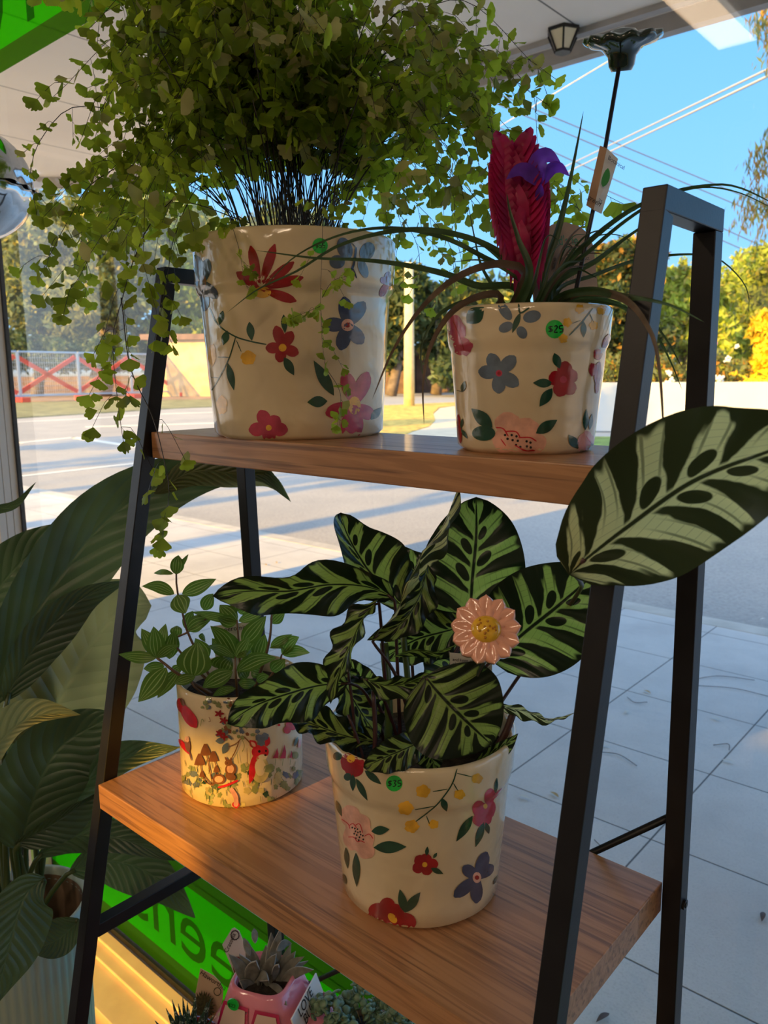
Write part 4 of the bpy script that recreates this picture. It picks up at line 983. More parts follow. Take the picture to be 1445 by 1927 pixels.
cleaf([(740, 1235, 0), (780, 1225, 0), (820, 1228, 0), (862, 1212, 0)], 14, .70, 'cala', roll=1.0, prof=pr_lance, fold=.3, seed=29)
cleaf([(835, 1330, 0), (850, 1260, 0), (840, 1210, 0), (800, 1170, 0)], 60, .79, 'cala', roll=.3, fold=.2, wave=.1, seed=33)
cleaf([(700, 1360, 0), (690, 1310, .0), (670, 1270, .0), (655, 1240, 0)], 40, .77, 'cala', roll=-.3, fold=.2, wave=.1, seed=34)
cleaf([(830, 1440, 0), (850, 1400, 0), (900, 1370, 0), (945, 1350, 0)], 40, .735, 'cala', roll=.6, fold=.2, seed=35)
for (a, b_, r, m) in (((730, 1390, .74), (722, 1210, .74), .0042, 'cstem'), ((770, 1390, .76), (757, 1180, .76), .0032, 'cstem'), ((700, 1395, .70), (702, 1300, .70), .0022, 'purple'),
                      ((920, 1430, .735), (968, 1335, .735), .0036, 'purple'), ((690, 1385, .70), (655, 1345, .70), .0014, 'purple'), ((668, 1268, .70), (648, 1215, .70), .0014, 'purple'), ((905, 1380, .74), (895, 1250, .74), .002, 'cstem')):
    b = BM(); A, B = P(*a), P(*b_); A.z = csoil-.004; A.x = min(max(A.x, CL.x-.07), CL.x+.07); tube(b, spline([A, A.lerp(B, .5)+Vector((.003, 0, 0)), B], 8), r, 7); obj('stem', b, M[m], cal)
# ------------------------------------------------------------------ peperomia
DW = depth(CW+Vector((0, 0, .16)))
def pp(x, y): return 220+x/3.803, 1030+y/3.803
def pleaf(x0, y0, x1, y1, hw, dz=0, roll=.15, bend=0, tilt=0):
    a, c = pp(x0, y0), pp(x1, y1); d = DW+dz; L = math.hypot(c[0]-a[0], c[1]-a[1])
    m_ = ((a[0]+c[0])/2, (a[1]+c[1])/2 - bend*L)
    b = BM(); leaf(b, [P(*a, d), P(*m_, d-.004), P(*c, d+tilt)], hw/3.803/FPX*d, pr_lance, roll, fold=.22, cup=.1, nu=4, nv=12, wave=.03)
    return obj('leaf', b, M['pep'], pep)
PL_ = [(425,195,440,55,50,0),(405,190,262,185,22,0),(430,180,512,48,20,.01),(412,335,178,278,46,0),(465,335,712,225,54,0),(430,340,492,475,74,-.01),(500,592,672,520,60,0),(495,590,545,455,48,.015),
 (285,790,10,765,46,-.03),(285,790,262,565,68,-.03),(285,790,445,700,44,-.04),(285,780,175,580,58,-.01),(300,780,350,545,52,-.0),(375,800,412,590,60,0),
 (355,860,152,1108,84,-.03),(340,850,190,870,46,-.01),(440,880,290,1080,56,-.02),(545,925,575,680,128,-.045),(562,925,405,975,42,-.05),(850,785,668,562,66,-.01),(835,785,640,708,38,-.03),(900,690,1068,490,70,-.02),
 (850,790,952,640,52,-.04),(860,785,965,738,26,-.045),(855,885,1145,790,64,-.04),(830,890,610,1005,64,-.045),(850,1010,685,1065,34,-.045),(868,968,998,972,40,-.035),(862,530,530,462,36,-.0),(862,530,735,410,60,.01),
 (870,530,1078,445,40,0),(858,540,720,500,50,.0),(840,470,830,395,60,.02),(870,470,960,410,46,.02),(1098,712,1255,622,40,0),(1105,545,1205,455,46,.02),(1180,765,1305,640,52,.0),(1180,765,1382,755,44,0),(1090,720,1212,732,12,-.01),
 (1105,885,1205,800,58,-.01),(850,800,760,590,70,.0),(750,900,820,790,60,-.0),(700,860,760,780,60,.01),(1000,800,1060,620,60,.01),(650,800,560,650,60,.02),(930,940,870,860,50,-.01),(780,780,680,650,50,.02),(940,760,1040,650,50,.02),
 (420,640,430,560,44,.02),(600,660,630,640,36,.01),(1000,960,1090,920,40,-.01),(620,450,690,330,50,.03),(400,900,470,860,40,0),(960,880,1050,900,46,.01)]
rn = random.Random(5)
for q in PL_: pleaf(*q, roll=rn.uniform(-.35, .35), bend=rn.uniform(-.05, .12), tilt=rn.uniform(-.015, .01))
wsoil = CW.z+.1365*.86
def pstem(pts, r=.0016, dz=0, base=True):
    C = [P(*pp(x, y), DW+dz+z) for x, y, z in pts]
    if base: C[0] = Vector((CW.x + (C[0].x-CW.x)*.6, CW.y + (C[0].y-CW.y)*.6, wsoil-.004))
    b = BM(); tube(b, spline(C, 14), lambda t: r*(1.2-.5*t), 6); return obj('stem', b, M['pepstem'], pep)
pstem([(620, 1000, 0), (520, 640, 0), (470, 470, 0), (430, 300, 0), (425, 190, 0)]); pstem([(600, 1050, -.02), (430, 900, -.03), (350, 840, -.03), (285, 790, -.03)], .0022)
pstem([(850, 1050, -.045), (850, 900, -.045), (848, 785, -.04)]); pstem([(1040, 950, 0), (1085, 700, 0), (1110, 450, .01)], .0018); pstem([(900, 900, 0), (870, 650, 0), (860, 520, 0)])
pstem([(560, 1050, -.045), (548, 990, -.05), (546, 925, -.045)]); pstem([(1100, 950, 0), (1150, 850, 0), (1180, 765, 0)]); pstem([(640, 1000, 0), (420, 700, .0), (520, 600, 0), (640, 510, 0)])
# ------------------------------------------------------------------ bromeliad
DS = depth(CS+Vector((0, 0, .14))); bsoil = CS.z+.1245*.86
def blade(pts, hwpx, mat='brom', roll=.5, twist=0, root=None, fold=.5, nv=34):
    C = [inroom(P(x, y, d), .825) for x, y, d in pts]
    if root is not None: C = [Vector((CS.x+root[0], CS.y+root[1], bsoil))] + C
    b = BM(); leaf(b, C, hwpx*1.25/FPX*DS, pr_blade, roll, twist, fold=fold, nu=2, nv=nv); return obj('blade', b, M[mat], brom)
blade([(985, 520, .69), (920, 465, .685), (830, 437, .675), (740, 436, .665), (640, 462, .655), (560, 510, .645), (485, 545, .635), (425, 590, .63)], 7, root=(-.012, -.01))
blade([(975, 530, .70), (900, 480, .70), (830, 447, .70), (740, 430, .69), (650, 440, .68), (560, 480, .67), (495, 542, .66)], 6, root=(-.01, 0))
blade([(970, 545, .69), (900, 540, .68), (840, 518, .67), (760, 500, .66), (680, 490, .65), (590, 486, .64), (480, 471, .63)], 8, root=(-.02, -.005))
blade([(985, 520, .66), (955, 500, .655), (910, 503, .65), (850, 530, .64), (790, 585, .63), (740, 660, .62), (700, 752, .61)], 9, 'bromr', root=(-.01, -.03))
blade([(940, 560, .66), (900, 560, .655), (850, 590, .645), (812, 650, .64), (797, 720, .635), (798, 800, .63)], 8, 'bromr', root=(-.02, -.04))
blade([(940, 560, .68), (880, 567, .68), (830, 590, .67), (797, 640, .67), (793, 690, .67), (806, 730, .665)], 6, root=(-.03, -.02))
blade([(995, 520, .64), (975, 450, .64), (960, 400, .645), (953, 362, .65)], 9, root=(0, -.035), roll=.2)
blade([(1022, 520, .70), (1050, 430, .70), (1072, 340, .70), (1098, 208, .70)], 9, root=(.015, 0), roll=.3)
blade([(1040, 530, .70), (1100, 460, .69), (1180, 398, .68), (1260, 362, .66), (1330, 348, .65), (1390, 352, .64), (1480, 395, .63)], 7, root=(.02, 0))
blade([(1045, 530, .69), (1110, 470, .68), (1180, 412, .67), (1250, 370, .66), (1320, 352, .65), (1390, 362, .64), (1470, 400, .63)], 5, root=(.022, .01))
blade([(1045, 535, .71), (1120, 490, .71), (1180, 445, .71), (1250, 400, .70), (1300, 380, .69)], 8, root=(.02, .01))
blade([(1050, 545, .71), (1120, 516, .72), (1200, 488, .73), (1290, 478, .73), (1350, 486, .72), (1398, 530, .71), (1410, 570, .70), (1404, 600, .70)], 5, root=(.025, .01))
blade([(1050, 560, .66), (1110, 545, .63), (1175, 556, .58), (1215, 562, .52), (1260, 573, .50), (1300, 592, .49), (1326, 607, .48)], 9, root=(.03, -.03))
blade([(1070, 555, .66), (1130, 548, .63), (1185, 568, .55), (1228, 630, .51), (1242, 700, .50), (1247, 770, .50), (1250, 845, .50)], 9, 'bromr', root=(.03, -.03))
blade([(1080, 560, .70), (1150, 556, .70), (1210, 585, .69), (1255, 640, .68), (1285, 695, .67)], 7, root=(.03, 0)); blade([(1080, 565, .71), (1160, 570, .71), (1230, 625, .70), (1262, 680, .70), (1284, 735, .69)], 7, root=(.035, 0))
blade([(1050, 540, .72), (1085, 470, .73), (1130, 442, .73), (1175, 446, .73), (1203, 474, .73)], 4, root=(.02, .02)); blade([(1080, 570, .68), (1140, 570, .68), (1200, 585, .68)], 6, root=(.04, -.01))
blade([(1075, 560, .66), (1130, 556, .64), (1170, 560, .62), (1195, 575, .60)], 8, root=(.03, -.03)); blade([(930, 545, .70), (905, 500, .71), (893, 450, .71), (880, 380, .71)], 5, root=(-.02, .02))
rn = random.Random(21)
for k in range(26):
    a = rn.uniform(0, 2*PI); L = rn.uniform(60, 190); x1 = 1010+math.cos(a)*L*1.1; up = rn.uniform(40, 150)
    if 905 < x1 < 1005 and math.sin(a) < 0: x1 += 110
    dd = .70 + .04*math.sin(a)
    x0 = 1010+math.cos(a)*25
    blade([(x0, 545, dd), ((x0+x1)/2, 545-up*.7, dd), (x1, 545-up+rn.uniform(-10, 50), dd+.01)], rn.uniform(4, 7.5), rn.choice(('brom', 'brom', 'brom', 'bromr')), root=(math.cos(a)*.012, math.sin(a)*.02))
# flower spike of overlapping bracts in two ranks
b = BM(); ax = lambda t: Vector((990-26*t, 545-275*t, 0))
DF = .685
tube(b, [Vector((CS.x, CS.y-.01, bsoil)), P(992, 540, DF), P(988, 500, DF), P(978, 400, DF), P(970, 300, DF)], lambda t: .004-.002*t, 8, 1)
spike = obj('flower_spike', b, [M['pink'], M['brom']], brom)
for k in range(34):
    t = .0 + .90*k/33; c = ax(t); s_ = 1 if k % 2 else -1; prof = math.sin(PI*min(1, .08+t*.80))**.95
    w_ = 46*prof+3; ln = 78*(.75+.35*prof)
    b = BM(); tipx, tipy = c.x + s_*(w_+7), max(c.y - ln, 262 + 9*abs(k-33))
    if k > 25: tipx = c.x + s_*(w_+7)*(1-(k-25)/9)
    leaf(b, [P(c.x, c.y+6, DF+.001*s_), P(c.x+s_*w_*.58, c.y-ln*.34, DF-.007-.0002*k), P(c.x+s_*w_*.92, c.y-ln*.68, DF-.003), P(tipx, tipy, DF+.001)], 21*(.45+.55*prof)/FPX*DF, lambda v: max(0, math.sin(PI*v**.55))**.9, -.45*s_, fold=.45, nu=4, nv=14)
    obj('bract', b, M['pink'], spike)
for x_, y_, tx, ty in ((972, 340, 962, 262), (978, 330, 984, 256), (985, 345, 1004, 274), (968, 350, 944, 276)):
    b = BM(); leaf(b, [P(x_, y_, DF-.002), P((x_+tx)/2, (y_+ty)/2, DF-.006), P(tx, ty, DF)], 15/FPX*DF, pr_drop, .2, fold=.4, nu=4, nv=10); obj('bract', b, M['pink'], spike)
for k in range(6):
    t = .12+.12*k; c = ax(t); prof = math.sin(PI*min(1, .12+t*.82)); sg = (-1)**k
    b = BM(); leaf(b, [P(c.x, c.y+14, DF-.004), P(c.x+sg*5, c.y-36, DF-.0125), P(c.x+sg*14, c.y-84, DF-.0085)], 21*prof/FPX*DF, lambda v: max(0, math.sin(PI*v**.55))**.9, .5*sg, fold=-.35, nu=4, nv=10); obj('bract', b, M['pink'], spike)
for C, hw, rl in ((((1019, 352), (995, 326), (975, 322), (952, 338)), 15, .3), (((1017, 352), (1012, 312), (1028, 294), (1056, 308)), 19, -.3), (((1019, 350), (1035, 318), (1054, 314), (1072, 332)), 13, .5), (((1012, 380), (1016, 360), (1018, 345)), 8, 0)):
    b = BM(); leaf(b, [P(x, y, DF-.014-.004*i) for i, (x, y) in enumerate(C)], hw/FPX*DF, pr_lance, rl, fold=.25, nu=4, nv=14); obj('petal', b, M['violet'], spike)
# ------------------------------------------------------------------ peace lily in a ribbed pot
PC_ = P(38, 1700, 1.16); RP = .092
lily = empty('potted_peace_lily', (PC_.x, PC_.y, 0), 'broad-leaved peace lily in a ribbed mint pot left of the shelf', 'potted plant')
b = BM(); zt = PC_.z
wobr = lambda a, z: (.022*(abs(math.sin(a*24)))**.6 if z < zt-.035 else 0)
lathe(b, [(0, .0), (RP*.86, 0), (RP*.88, .01), (RP*.98, zt-.04), (RP, zt-.036), (RP*1.03, zt-.03), (RP*1.03, zt-.003), (RP*1.015, zt), (RP*.96, zt-.002), (RP*.93, zt-.02)], (PC_.x, PC_.y, 0), 192, 0, 1, wobr); obj('pot', b, M['mint'], lily)
b = BM(); lathe(b, [(RP*.935, zt-.012), (RP*.90, zt-.10), (RP*.86, zt-.14)], (PC_.x, PC_.y, 0), 48); obj('pot_lining', b, M['clay'], lily)
b = BM(); lathe(b, [(RP*.87, zt-.135), (RP*.4, zt-.125), (0, zt-.122)], (PC_.x, PC_.y, 0), 40); obj('soil', b, M['soil'], lily)
def lleaf(pts, hw, mat='lily', roll=.2, twist=0, fold=.2, wave=.05, stem=None, prof=pr_lance, **kw):
    C = [inroom(P(x, y, d), .81) for x, y, d in pts]; b = BM(); md = sum(depth(c) for c in C)/len(C)
    leaf(b, C, hw/FPX*md, prof, roll, twist, fold, wave, 2, nu=7, nv=36, **kw); o = obj('leaf', b, M[mat], lily)
    if stem is not False:
        root = Vector((PC_.x+rn.uniform(-.03, .03), PC_.y+rn.uniform(-.03, .03), zt-.13)); b = BM()
        q = C[0]; mm = root.lerp(q, .5)+Vector((0, 0, .03))
        tube(b, spline([root, mm, q, C[0].lerp(C[1], .15)], 12), lambda t: .0055-.002*t, 7); obj('petiole', b, M['lstem'], o)
    return o
lleaf([(-60, 985, 1.1), (-10, 960, 1.1), (30, 945, 1.1), (68, 907, 1.1)], 14, 'lily', .9)
lleaf([(-60, 1240, 1.2), (-10, 1120, 1.2), (60, 1040, 1.2), (152, 978, 1.2)], 58, 'lily', -.3)
lleaf([(-30, 1340, 1.15), (35, 1210, 1.15), (110, 1090, 1.17), (200, 980, 1.2), (300, 915, 1.22), (400, 885, 1.22), (490, 890, 1.2), (548, 945, 1.18)], 74, 'lily', .45, twist=-.5, fold=.3, prof=lambda v: pr_lance(v)*(1.25-.45*v) if v < 1 else 0)
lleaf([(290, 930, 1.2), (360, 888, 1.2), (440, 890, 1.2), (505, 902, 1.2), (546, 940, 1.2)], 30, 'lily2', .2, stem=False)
lleaf([(8, 1320, 1.1), (70, 1210, 1.1), (150, 1130, 1.12), (240, 1092, 1.15)], 48, 'lily', .5, fold=.3)
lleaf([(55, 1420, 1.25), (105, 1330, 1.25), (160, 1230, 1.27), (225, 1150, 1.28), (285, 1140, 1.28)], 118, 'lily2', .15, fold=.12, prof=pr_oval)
lleaf([(35, 1600, 1.12), (75, 1470, 1.12), (120, 1400, 1.13), (215, 1345, 1.15)], 82, 'lily', .3, fold=.2, prof=pr_oval)
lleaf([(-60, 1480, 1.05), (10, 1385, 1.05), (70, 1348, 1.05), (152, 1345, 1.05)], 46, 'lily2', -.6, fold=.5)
lleaf([(150, 1500, 1.22), (95, 1480, 1.22), (60, 1500, 1.22), (120, 1420, 1.22)][::-1], 60, 'lily', .2, prof=pr_oval)
lleaf([(50, 1580, 1.17), (140, 1490, 1.17), (230, 1430, 1.17), (340, 1406, 1.15)], 44, 'lily', -.4, fold=.3, ripple=.03, nrip=12)
lleaf([(28, 1590, 1.1), (100, 1550, 1.1), (160, 1510, 1.12), (215, 1478, 1.13)], 44, 'lily', .8, fold=.5, ripple=.02, nrip=9)
lleaf([(70, 1612, 1.14), (140, 1575, 1.14), (230, 1580, 1.13), (330, 1620, 1.12)], 34, 'lily', -.3, fold=.2, ripple=.04, nrip=10)
lleaf([(130, 1640, 1.16), (210, 1620, 1.16), (290, 1650, 1.16), (368, 1728, 1.15)], 48, 'lily', .3, fold=.2, wave=.08)
lleaf([(85, 1650, 1.0), (45, 1690, .98), (15, 1790, .96), (-10, 1895, .95)], 68, 'lily', -.5, fold=.2, ripple=.03, nrip=9)
lleaf([(150, 1730, 1.1), (125, 1755, 1.09), (95, 1775, 1.08), (52, 1788, 1.07)], 36, 'lily', .3, fold=.2)
lleaf([(-20, 1535, 1.2), (0, 1532, 1.2), (20, 1535, 1.2), (38, 1548, 1.2)], 14, 'lily', .5)
lleaf([(-40, 1580, 1.25), (20, 1440, 1.25), (60, 1340, 1.25), (90, 1230, 1.25)], 70, 'lily', -.2)
# ------------------------------------------------------------------ ornaments on stakes
da = P(914, 1185, .61); fwd = (CAM-da).normalized(); fwd = (fwd + Vector((.10, 0, .22))).normalized()
sx_ = Vector((0, 0, 1)).cross(fwd).normalized(); sy_ = fwd.cross(sx_)
dm = Matrix(((sx_.x, sy_.x, fwd.x), (sx_.y, sy_.y, fwd.y), (sx_.z, sy_.z, fwd.z)))
daisy = empty('ceramic_daisy_stake', da, 'peach ceramic daisy with yellow centre on a stake in the calathea pot', 'garden stake', 'ceramic flower stakes')
b = BM(); Rd = 66/FPX*.61; NP = 13
for k in range(NP):
    a = 2*PI*k/NP + .1; d_ = Vector((math.cos(a), math.sin(a), 0)); s_ = Vector((-math.sin(a), math.cos(a), 0))
    rows = []
    for i in range(13):
        t = i/12; r = Rd*(.18 + .82*t); hw = Rd*.295*(math.sin(PI*min(1, (t*.80+.13)))**.55)*(1 if t < .78 else math.sqrt(max(0, 1-((t-.78)/.22)**2)))
        row = []
        for j in range(9):
            u = j/4-1; z = .0035*(1-u*u)**.5*(1 if hw > 0 else 0) - .0022*math.exp(-(u*5)**2)*math.sin(PI*t) + .001*(1-t)
            row.append(b.verts.new(da + dm @ (d_*r + s_*hw*u + Vector((0, 0, z)))))
        rows.append(row)
    for i in range(12):
        for j in range(8): b.faces.new([rows[i][j], rows[i+1][j], rows[i+1][j+1], rows[i][j+1]])
    under = [[b.verts.new(v.co - fwd*.004) for v in (row[0], row[4], row[8])] for row in rows]
    for i in range(12):
        for j in range(2): b.faces.new([under[i][j+1], under[i+1][j+1], under[i+1][j], under[i][j]])
        b.faces.new([rows[i+1][0], rows[i][0], under[i][0], under[i+1][0]]); b.faces.new([rows[i][8], rows[i+1][8], under[i+1][2], under[i][2]])
obj('petals', b, M['peachglaze'], daisy)
b = BM(); sphere(b, da+fwd*.002, Rd*.44, Rd*.40, .0075, 24, 12, 0, dm)
for k in range(16):
    r = Rd*.30*math.sqrt(rn.random()); a = rn.uniform(0, 2*PI); sphere(b, da+dm @ Vector((r*math.cos(a), r*math.sin(a), .0078*math.sqrt(max(.05, 1-(r/(Rd*.42))**2))+.0018)), .0011, seg=6, rng=4, mi=1)
obj('flower_centre', b, [M['yolk'], simple('ochre_dots', (.55, .22, .01), .3)], daisy)
b = BM(); tube(b, [da-fwd*.003, da-fwd*.012+Vector((0, .004, -.02)), Vector((CL.x+.035, CL.y-.03, csoil-.01))], .0022, 8); obj('rod', b, M['darkglaze'], daisy)
# tall stake seen from underneath
st = P(1171, 92, .70); sroot = Vector((CS.x+.035, CS.y+.005, bsoil-.01)); rr_ = 71/FPX*.70
stake = empty('ceramic_flower_stake', st, 'dark ceramic flower on a tall black rod, seen from below against the sky', 'garden stake', 'ceramic flower stakes')
axs = (st-sroot).normalized(); rv_ = (st-CAM).normalized(); up = (Vector((0, 0, 1)) - rv_*rv_.z).normalized(); up = (up + rv_*.05).normalized(); ux = up.orthogonal().normalized(); uy = up.cross(ux); sm = Matrix(((ux.x, uy.x, up.x), (ux.y, uy.y, up.y), (ux.z, uy.z, up.z)))
b = BM(); prof = [(0, -.0175), (.009, -.0175), (.0115, -.013), (.0125, -.006), (.018, .000), (rr_*.85, .0035), (rr_, .0065), (rr_*.98, .0105), (rr_*.8, .011), (rr_*.4, .012), (rr_*.3, .015), (0, .017)]
rings = []
for r, z in prof:
    if r == 0: rings.append([b.verts.new(st+sm @ Vector((0, 0, z)))]); continue
    rings.append([b.verts.new(st+sm @ Vector((r*q*math.cos(2*PI*k/66), r*q*math.sin(2*PI*k/66), z + (.0014*math.cos(11*2*PI*k/66) if r > rr_*.7 else 0)))) for k in range(66) for q in [1+(.075*(abs(math.cos(5.5*2*PI*k/66))-.6) if r > rr_*.6 else 0)]])
for A, B in zip(rings, rings[1:]):
    for k in range(66):
        if len(A) == 1: f = [A[0], B[(k+1) % 66], B[k]]
        elif len(B) == 1: f = [A[k], A[(k+1) % 66], B[0]]
        else: f = [A[k], A[(k+1) % 66], B[(k+1) % 66], B[k]]
        b.faces.new(f)
obj('flower_head', b, M['darkglaze'], stake)
b = BM(); tube(b, [st-up*.015, P(1165, 125, .70), P(1130, 330, .70), sroot], .0019, 8); obj('rod', b, M['rod'], stake)
# folded paper tag round the rod
b = BM(); q = lambda x, y, d=.693: P(x, y, d)
def sheet(bm, cs, th=.0006, mi=0):
    n = (cs[1]-cs[0]).cross(cs[2]-cs[0]).normalized()*th
    A = [bm.verts.new(c) for c in cs]; B = [bm.verts.new(c+n) for c in cs]; k = len(cs)
    bm.faces.new(A[::-1]).material_index = mi; bm.faces.new(B).material_index = mi
    for i in range(k): bm.faces.new([A[i], A[(i+1) % k], B[(i+1) % k], B[i]]).material_index = mi
sheet(b, [q(1129, 274), q(1142, 279, .690), q(1117, 395, .690), q(1103, 386)], mi=0)
sheet(b, [q(1142, 279, .690), q(1163, 299, .697), q(1132, 402, .697), q(1117, 395, .690)], mi=1)
tg = obj('price_tag', b, [M['kraft'], M['card']], stake, False)
def on_quad(bm, txt, size, o_, xd, yd, mi=0, lift=.0008):
    xd = Vector(xd).normalized(); yd = Vector(yd); yd = (yd-xd*yd.dot(xd)).normalized(); n = xd.cross(yd)
    if n.dot(CAM-o_) < 0: n = -n
    o2 = o_+n*lift
    add_text(bm, txt, size, Matrix(((xd.x, yd.x, n.x, o2.x), (xd.y, yd.y, n.y, o2.y), (xd.z, yd.z, n.z, o2.z), (0, 0, 0, 1))), mi)
b = BM(); on_quad(b, 'Botanical', .0055, q(1142, 300, .6885), q(1163, 306, .696)-q(1142, 292, .690), q(1142, 279, .69)-q(1117, 395, .69)); on_quad(b, 'green', .006, q(1105, 374, .6915), q(1117, 381, .690)-q(1104, 372, .692), q(1142, 279, .69)-q(1117, 395, .69))
on_quad(b, '25', .005, q(1124, 380, .6905), q(1160, 300, .697)-q(1142, 286, .690), q(1142, 279, .69)-q(1117, 395, .69)); obj('print', b, M['textblack'], tg, False)
b = BM(); leaf(b, [q(1134, 352, .690), q(1140, 335, .690), q(1144, 316, .691)], 7/FPX*.69, pr_oval, fold=0, nu=2, nv=8); obj('leaf_print', b, M['leafprint'], tg, False)
# kraft care label behind the blades
kd = .735
kl = empty('kraft_care_label', P(1065, 560, kd), 'brown kraft card with arched top and printed text standing in the bromeliad pot', 'plant label', 'plant labels')
kp = [(1008, 600), (1000, 500), (1008, 460), (1020, 435), (1040, 422), (1065, 418), (1090, 426), (1108, 440), (1116, 462), (1121, 500), (1126, 560), (1126, 600)]
b = BM(); sheet(b, [P(x, y, kd+.02*(x-1060)/60) for x, y in kp], .0009); obj('card', b, M['kraft'], kl, False)
b = BM(); KX = P(1100, 470, kd+.02*40/60)-P(1030, 472, kd-.02*30/60); KY = P(1060, 440, kd)-P(1060, 540, kd)
for t_, x, y, s_ in (("nd's le", 1040, 462, .0125), ('ope', 1068, 479, .0125)): on_quad(b, t_, s_, P(x, y, kd+.02*(x-1060)/60), KX, KY, 1, .0012)
for i, t_ in enumerate(('the best ever product', 'months in perfect', 'every needing a week', 'is protected', 'please water low w', 'if kept in dark.')): on_quad(b, t_, .0052, P(1040, 492+i*8.5, kd-.02*20/60), KX, KY, 0, .0012)
obj('print', b, [M['textbrown'], M['textgreen']], kl, False)
# labels in the calathea and peperomia pots
def label_card(name, lab, pts, d, txts, mat='card', group='plant labels', tm='textblack'):
    o = empty(name, P(*pts[0], d), lab, 'plant label', group); b = BM(); sheet(b, [P(x, y, d) for x, y in pts], .0008); obj('card', b, M[mat], o, False)
    b = BM()
    for t_, x, y, s_, x2, y2 in txts: 
        xd = P(x2, y2, d)-P(x, y, d); yd = P(x+(y2-y), y-(x2-x), d)-P(x, y, d); on_quad(b, t_, s_, P(x, y, d), xd, yd, 0, .0011)
    if b.verts: obj('print', b, M[tm], o, False)
    else: b.free()
    return o
label_card('care_label', 'small cream label covered in fine print behind the peach daisy', [(846, 1228), (926, 1236), (924, 1420), (850, 1420)], .752,
           [('and keep moist but', 851, 1243+0, .0042, 900, 1248), ('place in bright, warm', 851, 1251, .0042, 900, 1256), ('shade away from sun', 851, 1259, .0042, 900, 1264), ('mist leaves weekly', 851, 1267, .0042, 900, 1272), ('feed in spring and', 851, 1275, .0042, 900, 1280), ('summer with liquid', 851, 1283, .0042, 900, 1288)])
label_card('plant_label', 'cream label half hidden behind the striped leaves of the woodland-print pot', [(402, 1178), (470, 1170), (476, 1290), (408, 1300)], DW+.03, [('Peperomia', 410, 1190, .0085, 470, 1183)])
# ------------------------------------------------------------------ bottom tier of small plants
def on3(px, py): return at(2, Z3, px, py)
hc = Vector((-.792, .503, Z3)); HR, HH = .040, .055
haw = empty('potted_haworthia', hc, 'spiky dark haworthia with white dots in a little red pot', 'potted plant', 'small plants on the third shelf')
b = BM(); lathe(b, [(0, 0), (HR*.75, 0), (HR*.80, .003), (HR*.97, HH-.003), (HR, HH), (HR*.92, HH-.001), (HR*.88, HH-.012)], hc, 48); obj('pot', b, M['redpot'], haw)
b = BM(); lathe(b, [(HR*.9, HH-.012), (HR*.5, HH-.008), (0, HH-.007)], hc, 24); obj('soil', b, M['soil'], haw)
rn = random.Random(4)
def spike(c, a, lean, L, w_, mat, parent, name='leaf', curve=.25):
    d = Vector((math.cos(a)*math.sin(lean), math.sin(a)*math.sin(lean), math.cos(lean))); b = BM()
    e = c + d*L + Vector((0, 0, curve*L*math.sin(lean))); C = spline([c, c+d*L*.5, e], 12)
    tube(b, C, lambda t: w_*(.75+.5*math.sin(PI*min(1, t*1.3+.15)))*max(0.02, 1-t)**.75, 8); return obj(name, b, M[mat], parent)
for k in range(22):
    a = k*2.399; lean = .12 + .60*k/22; spike(hc+Vector((math.cos(a)*.006*k/10, math.sin(a)*.006*k/10, HH-.009)), a, lean, .058-.012*k/22, .0072, 'haw', haw)
label_card('plant_label', 'tan label reading Haworthia with a printed spiky plant, in the red pot', [(377, 1822), (402, 1836), (414, 1848), (420, 1862), (419, 1880), (400, 1950), (352, 1950)], 1.155, [('Haworthia', 375, 1832, .0105, 404, 1851)], 'tan_card')
b = BM(); cp = P(382, 1895, 1.150); A_ = (P(392, 1895, 1.15)-cp).normalized(); B_ = (P(382, 1885, 1.15)-cp).normalized()
o_ = []
for k in range(56):
    a = 2*PI*k/56; r = (.0195 if k % 2 else .0145)*(1+.08*math.sin(k*1.7)); o_.append(cp + A_*math.cos(a)*r*.9 + B_*math.sin(a)*r*1.25)
c = b.verts.new(cp+(CAM-cp).normalized()*.001); vs = [b.verts.new(v) for v in o_]
for k in range(56): b.faces.new([c, vs[k], vs[(k+1) % 56]])
def ring_logo(bm, c, A_, B_, r):
    n = 24
    for k in range(n):
        a, a2 = 2*PI*k/n, 2*PI*(k+1)/n
        f = lambda q, s: bm.verts.new(c + (A_*math.cos(q)+B_*math.sin(q)*1.15)*s*(1+.06*(k % 2)))
        bm.faces.new([f(a, r), f(a2, r), f(a2, r*.78), f(a, r*.78)])
ring_logo(b, P(409, 1866, 1.150), A_, B_, .0055)
lab = [o for o in COL.objects if o.get('label', '').startswith('tan label')][0]
obj('picture_print', b, M['cactus'], lab, False)
# pink car planter with a felted kalanchoe
cc = Vector((-.745, .612, Z3)); fw = Vector((.92, .40, 0)).normalized(); sd_ = Vector((fw.y, -fw.x, 0)); up_ = Vector((0, 0, 1))
car = empty('car_planter', cc, 'pink glazed beetle car planter with LOVE BUG plate holding a grey felted succulent', 'potted plant', 'small plants on the third shelf')
L_ = lambda x, y, z: cc + fw*x + sd_*y + up_*z
def loft(bm, secs, mi=0, n=40, e=.55):
    """secs: (cx, z, half length, half width) rounded rectangles stacked in z"""
    rings = []
    for cx_, z, hl, hw in secs:
        ring = []
        for k in range(n):
            a = 2*PI*k/n; c_, s_ = math.cos(a), math.sin(a)
            ring.append(bm.verts.new(L_(cx_ + hl*math.copysign(abs(c_)**e, c_), hw*math.copysign(abs(s_)**e, s_), z)))
        rings.append(ring)
    bm.faces.new(rings[0]).material_index = mi
    for A, B in zip(rings, rings[1:]):
        for k in range(n): bm.faces.new([A[k], B[k], B[(k+1) % n], A[(k+1) % n]]).material_index = mi
    bmesh.ops.recalc_face_normals(bm, faces=bm.faces)
